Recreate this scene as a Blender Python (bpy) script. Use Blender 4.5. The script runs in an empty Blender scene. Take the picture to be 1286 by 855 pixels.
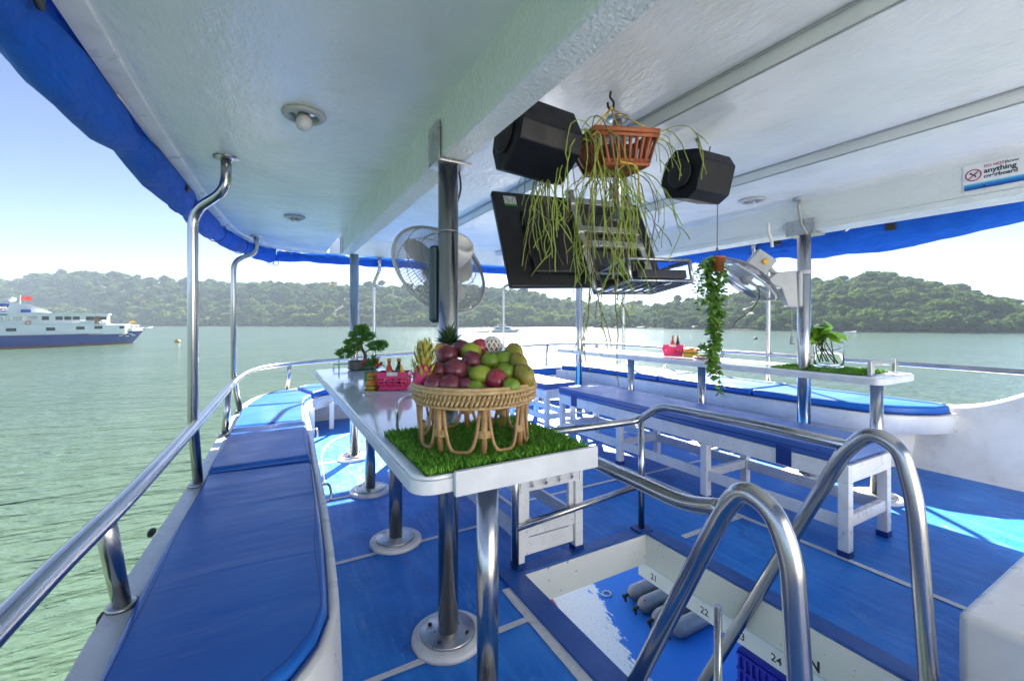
import bpy, bmesh, math, random
import numpy as np
from mathutils import Vector, Matrix, noise as mnoise
random.seed(7); RNG = np.random.default_rng(11)
SC = bpy.context.scene; COL = SC.collection
R = math.radians; PI = math.pi

# ---------------------------------------------------------------- camera, sky, sun, exposure
cam_d = bpy.data.cameras.new('camera'); cam = bpy.data.objects.new('camera', cam_d); COL.objects.link(cam)
EYE = 1.45; YAW = 29.3
cam.location = (0, 0, EYE); cam.rotation_euler = (R(90), 0, R(-YAW))
cam_d.sensor_width = 36; cam_d.lens = 540/1286*36; cam_d.shift_y = (404-427.5)/1286*-1*-1
cam_d.clip_start = 0.05; cam_d.clip_end = 9000
SC.camera = cam
SUN_AZ, SUN_EL = 36.0, 35.5
W = bpy.data.worlds.new('World'); SC.world = W; W.use_nodes = True
wn = W.node_tree.nodes; wl = W.node_tree.links
sky = wn.new('ShaderNodeTexSky'); sky.sky_type = 'NISHITA'; sky.sun_disc = False
sky.sun_elevation = R(SUN_EL); sky.sun_rotation = R(SUN_AZ); sky.air_density = 0.4; sky.dust_density = 0.4; sky.ozone_density = 1.0; sky.altitude = 1000
wn['Background'].inputs[1].default_value = 0.05
tint = wn.new('ShaderNodeMix'); tint.data_type = 'RGBA'; tint.blend_type = 'MULTIPLY'; tint.inputs[0].default_value = 1; tint.inputs[7].default_value = (1.0,.95,.97,1)
wl.new(sky.outputs[0], tint.inputs[6]); wl.new(tint.outputs[2], wn['Background'].inputs[0])
sun_d = bpy.data.lights.new('sun', 'SUN'); sun = bpy.data.objects.new('sun', sun_d); COL.objects.link(sun)
sun_d.energy = 5.0; sun_d.angle = R(0.6); sun_d.color = (1, 0.94, 0.84)
sdir = Vector((math.sin(R(SUN_AZ))*math.cos(R(SUN_EL)), math.cos(R(SUN_AZ))*math.cos(R(SUN_EL)), math.sin(R(SUN_EL))))
sun.rotation_euler = sdir.to_track_quat('Z', 'Y').to_euler()
SC.view_settings.view_transform = 'Standard'; SC.view_settings.look = 'None'
SC.view_settings.exposure = 2.6; SC.view_settings.gamma = 1.0; SC.view_settings.use_curve_mapping = False
SC.render.engine = 'CYCLES'; cy = SC.cycles
cy.use_denoising = True; cy.max_bounces = 10; cy.diffuse_bounces = 5; cy.glossy_bounces = 4; cy.transmission_bounces = 6
cy.volume_bounces = 1; cy.sample_clamp_indirect = 6; cy.caustics_reflective = False; cy.caustics_refractive = False
try: cy.denoiser = 'OPENIMAGEDENOISE'
except Exception: pass

# ---------------------------------------------------------------- materials
MATS = {}
def ramp(nt, stops):
    r = nt.nodes.new('ShaderNodeValToRGB'); e = r.color_ramp.elements
    e[0].position, e[0].color = stops[0][0], (*stops[0][1], 1)
    e[1].position, e[1].color = stops[-1][0], (*stops[-1][1], 1)
    for p, c in stops[1:-1]:
        k = e.new(p); k.color = (*c, 1)
    return r
def mat(name, col, rough=.5, metal=0, col2=None, nscale=6, stretch=(1,1,1), bump=0, bscale=60, bstretch=None, bdist=.01, spec=.5,
        ramp_pos=(.35,.7), rvar=0, coat=0, trans=0, ior=None, sub=0, detail=5, bumps=None):
    m = bpy.data.materials.new(name); m.use_nodes = True; nt = m.node_tree; n = nt.nodes; l = nt.links
    b = n['Principled BSDF']; b.inputs['Base Color'].default_value = (*col, 1)
    b.inputs['Roughness'].default_value = rough; b.inputs['Metallic'].default_value = metal
    b.inputs['Specular IOR Level'].default_value = spec
    if coat: b.inputs['Coat Weight'].default_value = coat; b.inputs['Coat Roughness'].default_value = .08
    if trans: b.inputs['Transmission Weight'].default_value = trans
    if ior: b.inputs['IOR'].default_value = ior
    if sub: b.inputs['Subsurface Weight'].default_value = sub; b.inputs['Subsurface Radius'].default_value = (.02,.01,.006)
    tc = n.new('ShaderNodeTexCoord')
    def noise(scale, st, det=detail, dist=0):
        mp = n.new('ShaderNodeMapping'); mp.inputs['Scale'].default_value = st
        l.new(tc.outputs['Object'], mp.inputs[0])
        t = n.new('ShaderNodeTexNoise'); t.inputs['Scale'].default_value = scale; t.inputs['Detail'].default_value = det
        t.inputs['Distortion'].default_value = dist
        l.new(mp.outputs[0], t.inputs['Vector']); return t
    if col2 is None: col2 = tuple(c*.86 for c in col)
    t = noise(nscale, stretch); rp = ramp(nt, [(ramp_pos[0], col), (ramp_pos[1], col2)])
    l.new(t.outputs['Fac'], rp.inputs[0]); l.new(rp.outputs[0], b.inputs['Base Color'])
    if rvar:
        t3 = noise(nscale*1.7, stretch); mr = n.new('ShaderNodeMapRange')
        mr.inputs['From Min'].default_value = .3; mr.inputs['From Max'].default_value = .7
        mr.inputs['To Min'].default_value = max(.02, rough-rvar); mr.inputs['To Max'].default_value = rough+rvar
        l.new(t3.outputs['Fac'], mr.inputs[0]); l.new(mr.outputs[0], b.inputs['Roughness'])
    lst = list(bumps or [])
    if bump: lst.append((bscale, bstretch or (1,1,1), bump, bdist))
    prev = None
    for sc_, st, stn, dist in lst:
        t2 = noise(sc_, st, 4, .3); bp = n.new('ShaderNodeBump'); bp.inputs['Strength'].default_value = stn; bp.inputs['Distance'].default_value = dist
        l.new(t2.outputs['Fac'], bp.inputs['Height'])
        if prev: l.new(prev.outputs[0], bp.inputs['Normal'])
        prev = bp
    if prev: l.new(prev.outputs[0], b.inputs['Normal'])
    MATS[name] = m; m['tc'] = 1
    return m
white = mat('white_gelcoat', (.80,.79,.76), .32, col2=(.70,.69,.65), nscale=5, bump=.15, bscale=30, bdist=.004, rvar=.08)
whitep = mat('white_bench_paint', (.80,.80,.79), .3, col2=(.72,.71,.69), nscale=9, bump=.12, bscale=50, bdist=.003, rvar=.06)
ceilm = mat('ceiling_gloss_paint', (.82,.83,.82), .15, col2=(.72,.745,.74), nscale=2.2,
            bumps=[(1.6,(1,1,1),.3,.06),(13,(1,.5,1),.22,.012),(26,(1,.55,1),.42,.007),(75,(1,.45,1),.55,.0035)], rvar=.05)
beamm = mat('beam_gloss_paint', (.80,.82,.80), .18, col2=(.74,.77,.75), nscale=3, bumps=[(18,(1,.6,1),.5,.014),(70,(1,1,1),.9,.007)], rvar=.05)
def deck_mat():
    m = bpy.data.materials.new('blue_deck_paint'); m.use_nodes = True; nt = m.node_tree; n = nt.nodes; l = nt.links
    b = n['Principled BSDF']; b.inputs['Specular IOR Level'].default_value = .4; tc = n.new('ShaderNodeTexCoord')
    def nz(scale, st, det, dist=0, rough=.55):
        mp = n.new('ShaderNodeMapping'); mp.inputs['Scale'].default_value = st; l.new(tc.outputs['Object'], mp.inputs[0])
        t = n.new('ShaderNodeTexNoise'); t.inputs['Scale'].default_value = scale; t.inputs['Detail'].default_value = det; t.inputs['Distortion'].default_value = dist; t.inputs['Roughness'].default_value = rough
        l.new(mp.outputs[0], t.inputs[0]); return t
    def mixc(f, a, c):
        mx = n.new('ShaderNodeMix'); mx.data_type = 'RGBA'; l.new(f, mx.inputs[0]); l.new(a, mx.inputs[6])
        if isinstance(c, tuple): mx.inputs[7].default_value = (*c, 1)
        else: l.new(c, mx.inputs[7])
        return mx.outputs[2]
    big = nz(1.6, (1,1.6,1), 6, .4); c0 = ramp(nt, [(.32, (.006,.12,.50)), (.52, (.010,.18,.64)), (.75, (.028,.24,.72))]); l.new(big.outputs['Fac'], c0.inputs[0])
    br = nz(26, (1,.10,1), 4); brf = ramp(nt, [(.46, (0,0,0)), (.74, (.75,.75,.75))]); l.new(br.outputs['Fac'], brf.inputs[0])        # brush strokes
    c1 = mixc(brf.outputs[0], c0.outputs[0], (.04,.27,.74))
    sc_ = nz(9, (1.3,.55,1), 8, 1.2, .7); scf = ramp(nt, [(.56, (0,0,0)), (.70, (.62,.62,.62))]); l.new(sc_.outputs['Fac'], scf.inputs[0])   # worn and salted patches
    c2 = mixc(scf.outputs[0], c1, (.16,.33,.66))
    sp = nz(120, (1,1,1), 2); spf = ramp(nt, [(.70, (0,0,0)), (.74, (.7,.7,.7))]); l.new(sp.outputs['Fac'], spf.inputs[0])
    c3 = mixc(spf.outputs[0], c2, (.35,.45,.62))
    dk_ = nz(3.2, (1,1,1), 8, .8, .7); dkf = ramp(nt, [(.57, (0,0,0)), (.76, (.75,.75,.75))]); l.new(dk_.outputs['Fac'], dkf.inputs[0])
    c4 = mixc(dkf.outputs[0], c3, (.006,.05,.22)); l.new(c4, b.inputs['Base Color'])
    rr_ = n.new('ShaderNodeMapRange'); rr_.inputs['From Min'].default_value = .3; rr_.inputs['From Max'].default_value = .7; rr_.inputs['To Min'].default_value = .30; rr_.inputs['To Max'].default_value = .62
    l.new(sc_.outputs['Fac'], rr_.inputs[0]); l.new(rr_.outputs[0], b.inputs['Roughness'])
    prev = None
    for t, st, di in ((br, .45, .006), (nz(70, (1,1,1), 4), .45, .005), (nz(6, (1,1.6,1), 4), .3, .015)):
        bp = n.new('ShaderNodeBump'); bp.inputs['Strength'].default_value = st; bp.inputs['Distance'].default_value = di; l.new(t.outputs['Fac'], bp.inputs['Height'])
        if prev: l.new(prev.outputs[0], bp.inputs['Normal'])
        prev = bp
    l.new(prev.outputs[0], b.inputs['Normal']); return m
deckm = deck_mat()
linem = mat('white_line_paint', (.66,.66,.65), .45, col2=(.42,.46,.52), nscale=26, ramp_pos=(.5,.8), bump=.2, bscale=80, bdist=.003)
padm = mat('white_pad_paint', (.74,.74,.73), .4, col2=(.6,.61,.62), nscale=14, bump=.15, bscale=60, bdist=.003)
vinyl = mat('blue_vinyl', (.005,.105,.44), .36, col2=(.012,.135,.50), nscale=2.5, bumps=[(2.4,(.35,1.6,1),.30,.03),(9,(.4,1.8,1),.20,.008),(240,(1,1,1),.12,.001)], rvar=.07, spec=.45)
def add_creases(m, scale, st, strength, dist):
    nt = m.node_tree; n = nt.nodes; l = nt.links; b = n['Principled BSDF']
    tc = n.new('ShaderNodeTexCoord'); mp = n.new('ShaderNodeMapping'); mp.inputs['Scale'].default_value = st; mp.inputs['Rotation'].default_value = (0,0,.12); l.new(tc.outputs['Object'], mp.inputs[0])
    t = n.new('ShaderNodeTexNoise'); t.inputs['Scale'].default_value = scale; t.inputs['Detail'].default_value = 2; l.new(mp.outputs[0], t.inputs[0])
    r = ramp(nt, [(.44, (0,0,0)), (.50, (1,1,1)), (.53, (0,0,0))]); l.new(t.outputs['Fac'], r.inputs[0])
    bp = n.new('ShaderNodeBump'); bp.inputs['Strength'].default_value = strength; bp.inputs['Distance'].default_value = dist; l.new(r.outputs[0], bp.inputs['Height'])
    old = b.inputs['Normal'].links[0].from_socket; l.new(old, bp.inputs['Normal']); l.new(bp.outputs[0], b.inputs['Normal'])
add_creases(vinyl, 1.1, (.45,1.4,1), .16, .008)
benchv = mat('bench_vinyl', (.022,.095,.36), .33, col2=(.035,.12,.42), nscale=4, bumps=[(2.2,(.6,1.2,1),.06,.012),(240,(1,1,1),.1,.001)], rvar=.06, spec=.7)
vinyld = mat('dark_blue_vinyl', (.006,.03,.19), .42, col2=(.010,.04,.24), nscale=5, bump=.2, bscale=60, bdist=.003)
canvas = mat('blue_canvas', (.003,.09,.50), .72, col2=(.005,.115,.56), nscale=4, bumps=[(4,(1.6,.6,2.2),.9,.06),(11,(1.5,.7,2.5),.7,.022),(34,(2,.6,1.5),.45,.007)], spec=.3)
steel = mat('polished_steel', (.50,.495,.48), .22, 1, col2=(.42,.41,.40), nscale=7, stretch=(1,1,.3), rvar=.025)
steelb = mat('brushed_steel', (.55,.54,.52), .33, 1, col2=(.42,.41,.40), nscale=14, rvar=.1, bump=.1, bscale=120, bstretch=(1,1,6), bdist=.001)
tabm = mat('grey_laminate', (.80,.81,.82), .09, spec=.9, col2=(.72,.73,.75), nscale=3, rvar=.05, bumps=[(2.5,(1,1,1),.06,.02)])
tabedge = mat('table_edge_paint', (.70,.71,.72), .3, col2=(.58,.59,.60), nscale=8)
greyp = mat('grey_plastic', (.42,.43,.43), .38, col2=(.37,.38,.38), nscale=10)
greypl = mat('pale_grey_plastic', (.62,.62,.60), .35, col2=(.55,.55,.54), nscale=10)
teal = mat('dark_teal_plastic', (.02,.05,.055), .35, col2=(.015,.04,.045), nscale=10)
black = mat('black_plastic', (.012,.012,.014), .32, col2=(.02,.02,.022), nscale=14, bump=.1, bscale=200, bdist=.001)
blackg = mat('dark_speaker_shell', (.004,.004,.006), .5, spec=.3, col2=(.008,.008,.011), nscale=8, rvar=.08)
rubber = mat('black_rubber', (.015,.015,.015), .6)
wirem = mat('fan_cage_wire', (.30,.31,.32), .4, .2)
orange = mat('terracotta_plastic', (.37,.105,.038), .5, col2=(.27,.072,.026), nscale=12, bump=.15, bscale=70, bdist=.003)
cordy = mat('yellow_cord', (.55,.40,.05), .8)
cordw = mat('white_cord', (.7,.7,.68), .8)
stemm = mat('cactus_stem_green', (.20,.29,.03), .5, col2=(.36,.40,.07), nscale=16)
stemd = mat('dry_stem', (.20,.15,.07), .7, col2=(.12,.09,.05), nscale=20)
leafm = mat('vine_leaf_green', (.09,.22,.025), .42, col2=(.15,.30,.04), nscale=30)
leafb = mat('bright_leaf_green', (.22,.48,.03), .4, col2=(.32,.55,.06), nscale=22)
leafo = mat('bonsai_foliage', (.06,.20,.02), .6, col2=(.12,.30,.035), nscale=30)
woodd = mat('dark_bark', (.05,.035,.022), .8, col2=(.09,.065,.04), nscale=40, bump=.4, bscale=60, bdist=.004)
potm = mat('slate_pot', (.035,.04,.045), .5, col2=(.05,.055,.06), nscale=20)
turfm = mat('turf_green', (.05,.22,.010), .5, col2=(.24,.50,.05), nscale=130, ramp_pos=(.35,.68), spec=.3)
turfb = mat('turf_backing', (.02,.06,.008), .8)
rattan = mat('rattan_cane', (.42,.25,.10), .45, col2=(.27,.14,.05), nscale=30, stretch=(1,1,1), bump=.2, bscale=90, bdist=.003)
rattanw = mat('rattan_weave', (.52,.36,.17), .5, col2=(.36,.22,.09), nscale=40, bump=.2, bscale=90, bdist=.002)
plum = mat('purple_fruit_skin', (.11,.015,.028), .3, col2=(.22,.045,.05), nscale=26, ramp_pos=(.4,.75), bump=.06, bscale=120, bdist=.002)
plumr = mat('red_fruit_skin', (.26,.02,.035), .28, col2=(.36,.09,.06), nscale=22, ramp_pos=(.45,.75))
mandm = mat('green_citrus_skin', (.12,.22,.012), .38, col2=(.24,.28,.02), nscale=16, bump=.25, bscale=160, bdist=.002)
mandy = mat('yellow_green_citrus_skin', (.25,.33,.02), .38, col2=(.34,.36,.035), nscale=16, bump=.25, bscale=160, bdist=.002)
mangom = mat('mango_skin', (.20,.20,.02), .34, col2=(.38,.20,.03), nscale=12, ramp_pos=(.4,.65), bump=.08, bscale=120, bdist=.002)
pinkf = mat('dragon_fruit_skin', (.55,.03,.14), .42, col2=(.42,.03,.10), nscale=14)
scalef = mat('dragon_fruit_scale', (.36,.29,.03), .5, col2=(.20,.25,.03), nscale=40)
pinea = mat('pineapple_skin', (.42,.17,.02), .5, col2=(.38,.16,.02), nscale=50, bump=.5, bscale=60, bdist=.01)
pineg = mat('pineapple_leaf', (.04,.09,.035), .55, col2=(.07,.13,.05), nscale=20)
foam = mat('foam_net', (.78,.76,.74), .7)
pink = mat('pink_plastic', (.72,.035,.16), .35, col2=(.66,.03,.14), nscale=10, sub=.1)
redm = mat('red_plastic', (.55,.02,.02), .35)
sauce = mat('chilli_sauce', (.50,.06,.012), .12, col2=(.42,.05,.01), nscale=20, coat=.6)
sauced = mat('soy_sauce', (.05,.012,.006), .12, coat=.6)
capm = mat('gold_cap', (.45,.22,.04), .3, .3)
yelm = mat('yellow_plastic', (.75,.42,.02), .4)
orm = mat('orange_plastic', (.75,.22,.02), .4)
grnm = mat('green_plastic', (.03,.22,.05), .4)
glass = mat('clear_glass', (1,1,1), .02, col2=(1,1,1), trans=1, ior=1.14)
waterv = mat('vase_water', (.98,1,.97), .0, col2=(.98,1,.97), trans=1, ior=1.08)
bulbm = mat('frosted_bulb', (.62,.62,.64), .35)
signw = mat('sign_white', (.82,.82,.84), .3, col2=(.80,.80,.83))
ink = mat('dark_ink', (.02,.022,.04), .4); inkp = mat('crimson_ink', (.45,.02,.09), .4)
tankm = mat('brushed_aluminium', (.28,.26,.26), .42, .2, col2=(.22,.205,.20), nscale=10, bump=.08, bscale=60, bdist=.002)
crateb = mat('blue_crate_plastic', (.010,.02,.42), .4)
bhull = mat('boat_blue_hull', (.012,.055,.28), .3, col2=(.015,.065,.32), nscale=.3)
bwhite = mat('boat_white', (.86,.86,.85), .35, col2=(.78,.78,.78), nscale=.4)
bglass = mat('boat_dark_glass', (.02,.025,.03), .1)
trimr = mat('boat_orange_trim', (.35,.13,.05), .5)
buoym = mat('buoy_yellow', (.65,.38,.03), .45)
redc = mat('red_flag_cloth', (.60,.04,.03), .7); bluec = mat('blue_deck_cloth', (.01,.06,.42), .7)
barkm = mat('tree_trunk', (.22,.19,.15), .8)

def add_speckle(m, col, scale, lo, hi, amt):
    nt = m.node_tree; n = nt.nodes; l = nt.links; b = n['Principled BSDF']; tc = n.new('ShaderNodeTexCoord')
    t = n.new('ShaderNodeTexNoise'); t.inputs['Scale'].default_value = scale; t.inputs['Detail'].default_value = 2; l.new(tc.outputs['Object'], t.inputs[0])
    r = ramp(nt, [(lo, (0,0,0)), (hi, (amt,amt,amt))]); l.new(t.outputs['Fac'], r.inputs[0])
    mx = n.new('ShaderNodeMix'); mx.data_type = 'RGBA'; old = b.inputs['Base Color'].links[0].from_socket
    l.new(r.outputs[0], mx.inputs[0]); l.new(old, mx.inputs[6]); mx.inputs[7].default_value = (*col, 1); l.new(mx.outputs[2], b.inputs['Base Color'])
add_speckle(plum, (.34,.20,.22), 260, .62, .70, .7); add_speckle(plum, (.20,.10,.12), 18, .5, .75, .6)
add_speckle(plumr, (.55,.35,.25), 220, .62, .70, .7); add_speckle(mandm, (.34,.30,.05), 24, .55, .75, .6); add_speckle(mandy, (.16,.24,.02), 20, .5, .7, .7)
add_speckle(mangom, (.10,.07,.02), 160, .66, .72, .8); add_speckle(mangom, (.16,.22,.02), 14, .5, .7, .7)
add_speckle(ceilm, (.62,.60,.50), 3.2, .60, .85, .45); add_speckle(white, (.50,.46,.38), 11, .64, .80, .35); add_speckle(whitep, (.40,.38,.34), 30, .68, .74, .6)
# sign gradient: a printed blue band that fades from cyan to navy
def sign_blue():
    m = bpy.data.materials.new('sign_blue_print'); m.use_nodes = True; nt = m.node_tree; n = nt.nodes; l = nt.links
    tc = n.new('ShaderNodeTexCoord'); sp = n.new('ShaderNodeSeparateXYZ'); l.new(tc.outputs['Generated'], sp.inputs[0])
    rp = ramp(nt, [(0, (.004,.03,.22)), (.45, (.005,.14,.50)), (.8, (.03,.38,.68)), (1, (.5,.72,.82))])
    l.new(sp.outputs['Z'], rp.inputs[0]); l.new(rp.outputs[0], n['Principled BSDF'].inputs['Base Color'])
    n['Principled BSDF'].inputs['Roughness'].default_value = .3; return m
signb = sign_blue()
# lower deck colour: blue, with a ragged patch of sunlight painted in white
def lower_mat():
    m = bpy.data.materials.new('lower_deck_sun_patch'); m.use_nodes = True; nt = m.node_tree; n = nt.nodes; l = nt.links
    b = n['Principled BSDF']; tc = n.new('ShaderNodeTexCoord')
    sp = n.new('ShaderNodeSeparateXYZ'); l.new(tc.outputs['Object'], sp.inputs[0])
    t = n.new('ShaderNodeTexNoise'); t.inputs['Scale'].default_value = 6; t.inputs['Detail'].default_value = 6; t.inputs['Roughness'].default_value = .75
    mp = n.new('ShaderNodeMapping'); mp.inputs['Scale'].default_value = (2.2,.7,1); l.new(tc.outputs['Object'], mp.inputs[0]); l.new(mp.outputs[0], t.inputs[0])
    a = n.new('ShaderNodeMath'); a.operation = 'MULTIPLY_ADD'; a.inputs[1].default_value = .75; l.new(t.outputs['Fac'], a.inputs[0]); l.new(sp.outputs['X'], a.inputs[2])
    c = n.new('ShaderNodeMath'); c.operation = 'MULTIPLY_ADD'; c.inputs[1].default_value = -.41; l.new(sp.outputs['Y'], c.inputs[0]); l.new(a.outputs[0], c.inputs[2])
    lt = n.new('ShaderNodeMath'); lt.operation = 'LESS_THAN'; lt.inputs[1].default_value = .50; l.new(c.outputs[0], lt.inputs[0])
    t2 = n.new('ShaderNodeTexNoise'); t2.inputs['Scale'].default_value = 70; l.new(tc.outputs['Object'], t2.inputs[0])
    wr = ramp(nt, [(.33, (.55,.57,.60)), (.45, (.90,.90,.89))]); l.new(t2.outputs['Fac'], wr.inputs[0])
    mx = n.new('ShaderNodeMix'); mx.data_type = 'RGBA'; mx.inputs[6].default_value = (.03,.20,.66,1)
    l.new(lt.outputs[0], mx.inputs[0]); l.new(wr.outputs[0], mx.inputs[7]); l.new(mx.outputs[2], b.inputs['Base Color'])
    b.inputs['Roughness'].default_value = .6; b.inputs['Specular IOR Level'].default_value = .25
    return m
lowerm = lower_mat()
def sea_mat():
    m = bpy.data.materials.new('sea_water'); m.use_nodes = True; nt = m.node_tree; n = nt.nodes; l = nt.links
    b = n['Principled BSDF']; b.inputs['Roughness'].default_value = .13; b.inputs['IOR'].default_value = 1.33
    tc = n.new('ShaderNodeTexCoord')
    def nz(scale, st, det, dist=0, rot=0):
        mp = n.new('ShaderNodeMapping'); mp.inputs['Scale'].default_value = st; mp.inputs['Rotation'].default_value = (0,0,rot)
        l.new(tc.outputs['Object'], mp.inputs[0])
        t = n.new('ShaderNodeTexNoise'); t.inputs['Scale'].default_value = scale; t.inputs['Detail'].default_value = det; t.inputs['Distortion'].default_value = dist
        l.new(mp.outputs[0], t.inputs[0]); return t
    c = nz(.05, (1,1,1), 4); rp = ramp(nt, [(.3, (.056,.098,.066)), (.7, (.082,.126,.086))]); l.new(c.outputs['Fac'], rp.inputs[0]); l.new(rp.outputs[0], b.inputs['Base Color'])
    prev = None
    for sc_, st, stn, dist, rot in ((.16,(.6,1.3,1),.5,.9,R(25)), (.75,(.5,1.5,1),.75,.40,R(20)), (2.6,(.55,1.4,1),.8,.13,R(30)), (6.5,(.8,1.2,1),.6,.04,R(25))):
        t = nz(sc_, st, 3, .6, rot); bp = n.new('ShaderNodeBump'); bp.inputs['Strength'].default_value = stn; bp.inputs['Distance'].default_value = dist
        l.new(t.outputs['Fac'], bp.inputs['Height'])
        if prev: l.new(prev.outputs[0], bp.inputs['Normal'])
        prev = bp
    l.new(prev.outputs[0], b.inputs['Normal'])
    return m
seam = sea_mat()
def forest_mat():
    m = bpy.data.materials.new('forest_foliage'); m.use_nodes = True; nt = m.node_tree; n = nt.nodes; l = nt.links
    b = n['Principled BSDF']; b.inputs['Roughness'].default_value = .9; b.inputs['Specular IOR Level'].default_value = .05
    at = n.new('ShaderNodeAttribute'); at.attribute_name = 'tint'
    rp = ramp(nt, [(0, (.022,.055,.014)), (.35, (.050,.100,.018)), (.7, (.080,.140,.022)), (.93, (.145,.20,.032)), (1, (.22,.17,.06))])
    l.new(at.outputs['Fac'], rp.inputs[0]); l.new(rp.outputs[0], b.inputs['Base Color'])
    tr = n.new('ShaderNodeBsdfTranslucent'); l.new(rp.outputs[0], tr.inputs[0])
    mx = n.new('ShaderNodeMixShader'); mx.inputs[0].default_value = .45
    l.new(b.outputs[0], mx.inputs[1]); l.new(tr.outputs[0], mx.inputs[2]); l.new(mx.outputs[0], n['Material Output'].inputs[0])
    return m
forestm = forest_mat()
hillm = mat('hill_soil', (.03,.045,.018), .9, col2=(.05,.055,.025), nscale=.05)
rockm = mat('shore_rock', (.10,.09,.075), .9, col2=(.05,.05,.045), nscale=.2)

# ---------------------------------------------------------------- mesh helpers
class MB:
    def __init__(s): s.v = []; s.f = []; s.sm = []
    def add(s, vs, fs, smooth=False):
        o = len(s.v); s.v += [tuple(p) for p in vs]
        for f in fs: s.f.append(tuple(i+o for i in f)); s.sm.append(smooth)
        return s
    def box(s, c, d, rot=None):
        hx, hy, hz = d[0]/2, d[1]/2, d[2]/2
        vs = [Vector((x, y, z)) for x in (-hx, hx) for y in (-hy, hy) for z in (-hz, hz)]
        if rot is not None: vs = [rot @ p for p in vs]
        vs = [p + Vector(c) for p in vs]
        return s.add(vs, [(0,1,3,2),(4,6,7,5),(0,4,5,1),(2,3,7,6),(0,2,6,4),(1,5,7,3)])
    def bx(s, x0, x1, y0, y1, z0, z1): return s.box(((x0+x1)/2, (y0+y1)/2, (z0+z1)/2), (x1-x0, y1-y0, z1-z0))
    def prism(s, poly, z0, z1):
        n = len(poly); area = sum(poly[i][0]*poly[(i+1)%n][1]-poly[(i+1)%n][0]*poly[i][1] for i in range(n))
        if area < 0: poly = poly[::-1]
        vs = [(x, y, z0) for x, y in poly] + [(x, y, z1) for x, y in poly]
        return s.add(vs, [tuple(range(n-1, -1, -1)), tuple(range(n, 2*n))] + [(i, (i+1) % n, n+(i+1) % n, n+i) for i in range(n)])
    def tube(s, pts, r, n=10, closed=False, cap=True):
        pts = [Vector(p) for p in pts]; m = len(pts)
        rs = r if isinstance(r, (list, tuple)) else [r]*m
        tang = []
        for i in range(m):
            a = pts[(i-1) % m] if (closed or i > 0) else pts[i]; b = pts[(i+1) % m] if (closed or i < m-1) else pts[i]
            d = b-a; tang.append(d.normalized() if d.length > 1e-9 else Vector((0,0,1)))
        t0 = tang[0]; u = t0.orthogonal().normalized(); vs = []
        for i in range(m):
            t = tang[i]
            if i: u = (u - t*u.dot(t)); u = u.normalized() if u.length > 1e-6 else t.orthogonal().normalized()
            w = t.cross(u)
            for k in range(n):
                a = 2*PI*k/n; vs.append(pts[i] + (u*math.cos(a)+w*math.sin(a))*rs[i])
        fs = []
        for i in range(m if closed else m-1):
            j = (i+1) % m
            for k in range(n): fs.append((i*n+k, i*n+(k+1) % n, j*n+(k+1) % n, j*n+k))
        s.add(vs, fs, True)
        if cap and not closed:
            o = len(s.v)-m*n
            s.f.append(tuple(o+k for k in range(n-1, -1, -1))); s.sm.append(False)
            s.f.append(tuple(o+(m-1)*n+k for k in range(n))); s.sm.append(False)
        return s
    def lathe(s, prof, c=(0,0,0), n=24, M=None, smooth=True):
        vs = []; m = len(prof)
        for r, z in prof:
            for k in range(n):
                p = Vector((r*math.cos(2*PI*k/n), r*math.sin(2*PI*k/n), z))
                if M is not None: p = M @ p
                vs.append(p + Vector(c))
        fs = [(i*n+k, i*n+(k+1) % n, (i+1)*n+(k+1) % n, (i+1)*n+k) for i in range(m-1) for k in range(n)]
        s.add(vs, fs, smooth); o = len(s.v)-m*n
        if prof[0][0] > 1e-6: s.f.append(tuple(o+k for k in range(n-1, -1, -1))); s.sm.append(False)
        if prof[-1][0] > 1e-6: s.f.append(tuple(o+(m-1)*n+k for k in range(n))); s.sm.append(False)
        return s
    def ell(s, c, r, n=16, rot=None, bump=0, seed=0):
        r = (r, r, r) if not isinstance(r, (tuple, list)) else r
        vs = []; fs = []; m = n//2
        for i in range(m+1):
            th = PI*i/m
            for k in range(n):
                a = 2*PI*k/n; p = Vector((math.sin(th)*math.cos(a), math.sin(th)*math.sin(a), -math.cos(th)))
                if bump: p *= 1+bump*mnoise.noise(p*1.7+Vector((seed, seed*.7, 0)))
                p = Vector((p.x*r[0], p.y*r[1], p.z*r[2]))
                if rot is not None: p = rot @ p
                vs.append(p+Vector(c))
        for i in range(m):
            for k in range(n): fs.append((i*n+k, i*n+(k+1) % n, (i+1)*n+(k+1) % n, (i+1)*n+k))
        return s.add(vs, fs, True)
    def leaf(s, p, d, n_, L, w):
        d = Vector(d).normalized(); n_ = Vector(n_); n_ = (n_-d*n_.dot(d)); n_ = n_.normalized() if n_.length > 1e-5 else d.orthogonal().normalized()
        sd = d.cross(n_); p = Vector(p)
        vs = [p, p+d*L*.3+sd*w*.42, p+d*L*.65+sd*w*.45-n_*L*.05, p+d*L-n_*L*.15, p+d*L*.65-sd*w*.45-n_*L*.05, p+d*L*.3-sd*w*.42, p+d*L*.5+n_*L*.04]
        return s.add(vs, [(0,1,6),(1,2,6),(2,3,6),(3,4,6),(4,5,6),(5,0,6)], True)
    def build(s, name, m, parent=None, bevel=0, seg=2, local=False, matrix=None):
        me = bpy.data.meshes.new(name)
        V = np.array(s.v, dtype=float)
        if local: off = Vector((0,0,0))
        elif parent is not None:
            off = Vector(parent.location); q = parent.parent
            while q is not None: off += Vector(q.location); q = q.parent
        else:
            mn, mx = V.min(0), V.max(0); off = Vector(((mn[0]+mx[0])/2, (mn[1]+mx[1])/2, mn[2]))
        V = V - np.array(off)
        me.from_pydata(V.tolist(), [], s.f)
        me.polygons.foreach_set('use_smooth', s.sm); me.update()
        o = bpy.data.objects.new(name, me); COL.objects.link(o); me.materials.append(m)
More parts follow.
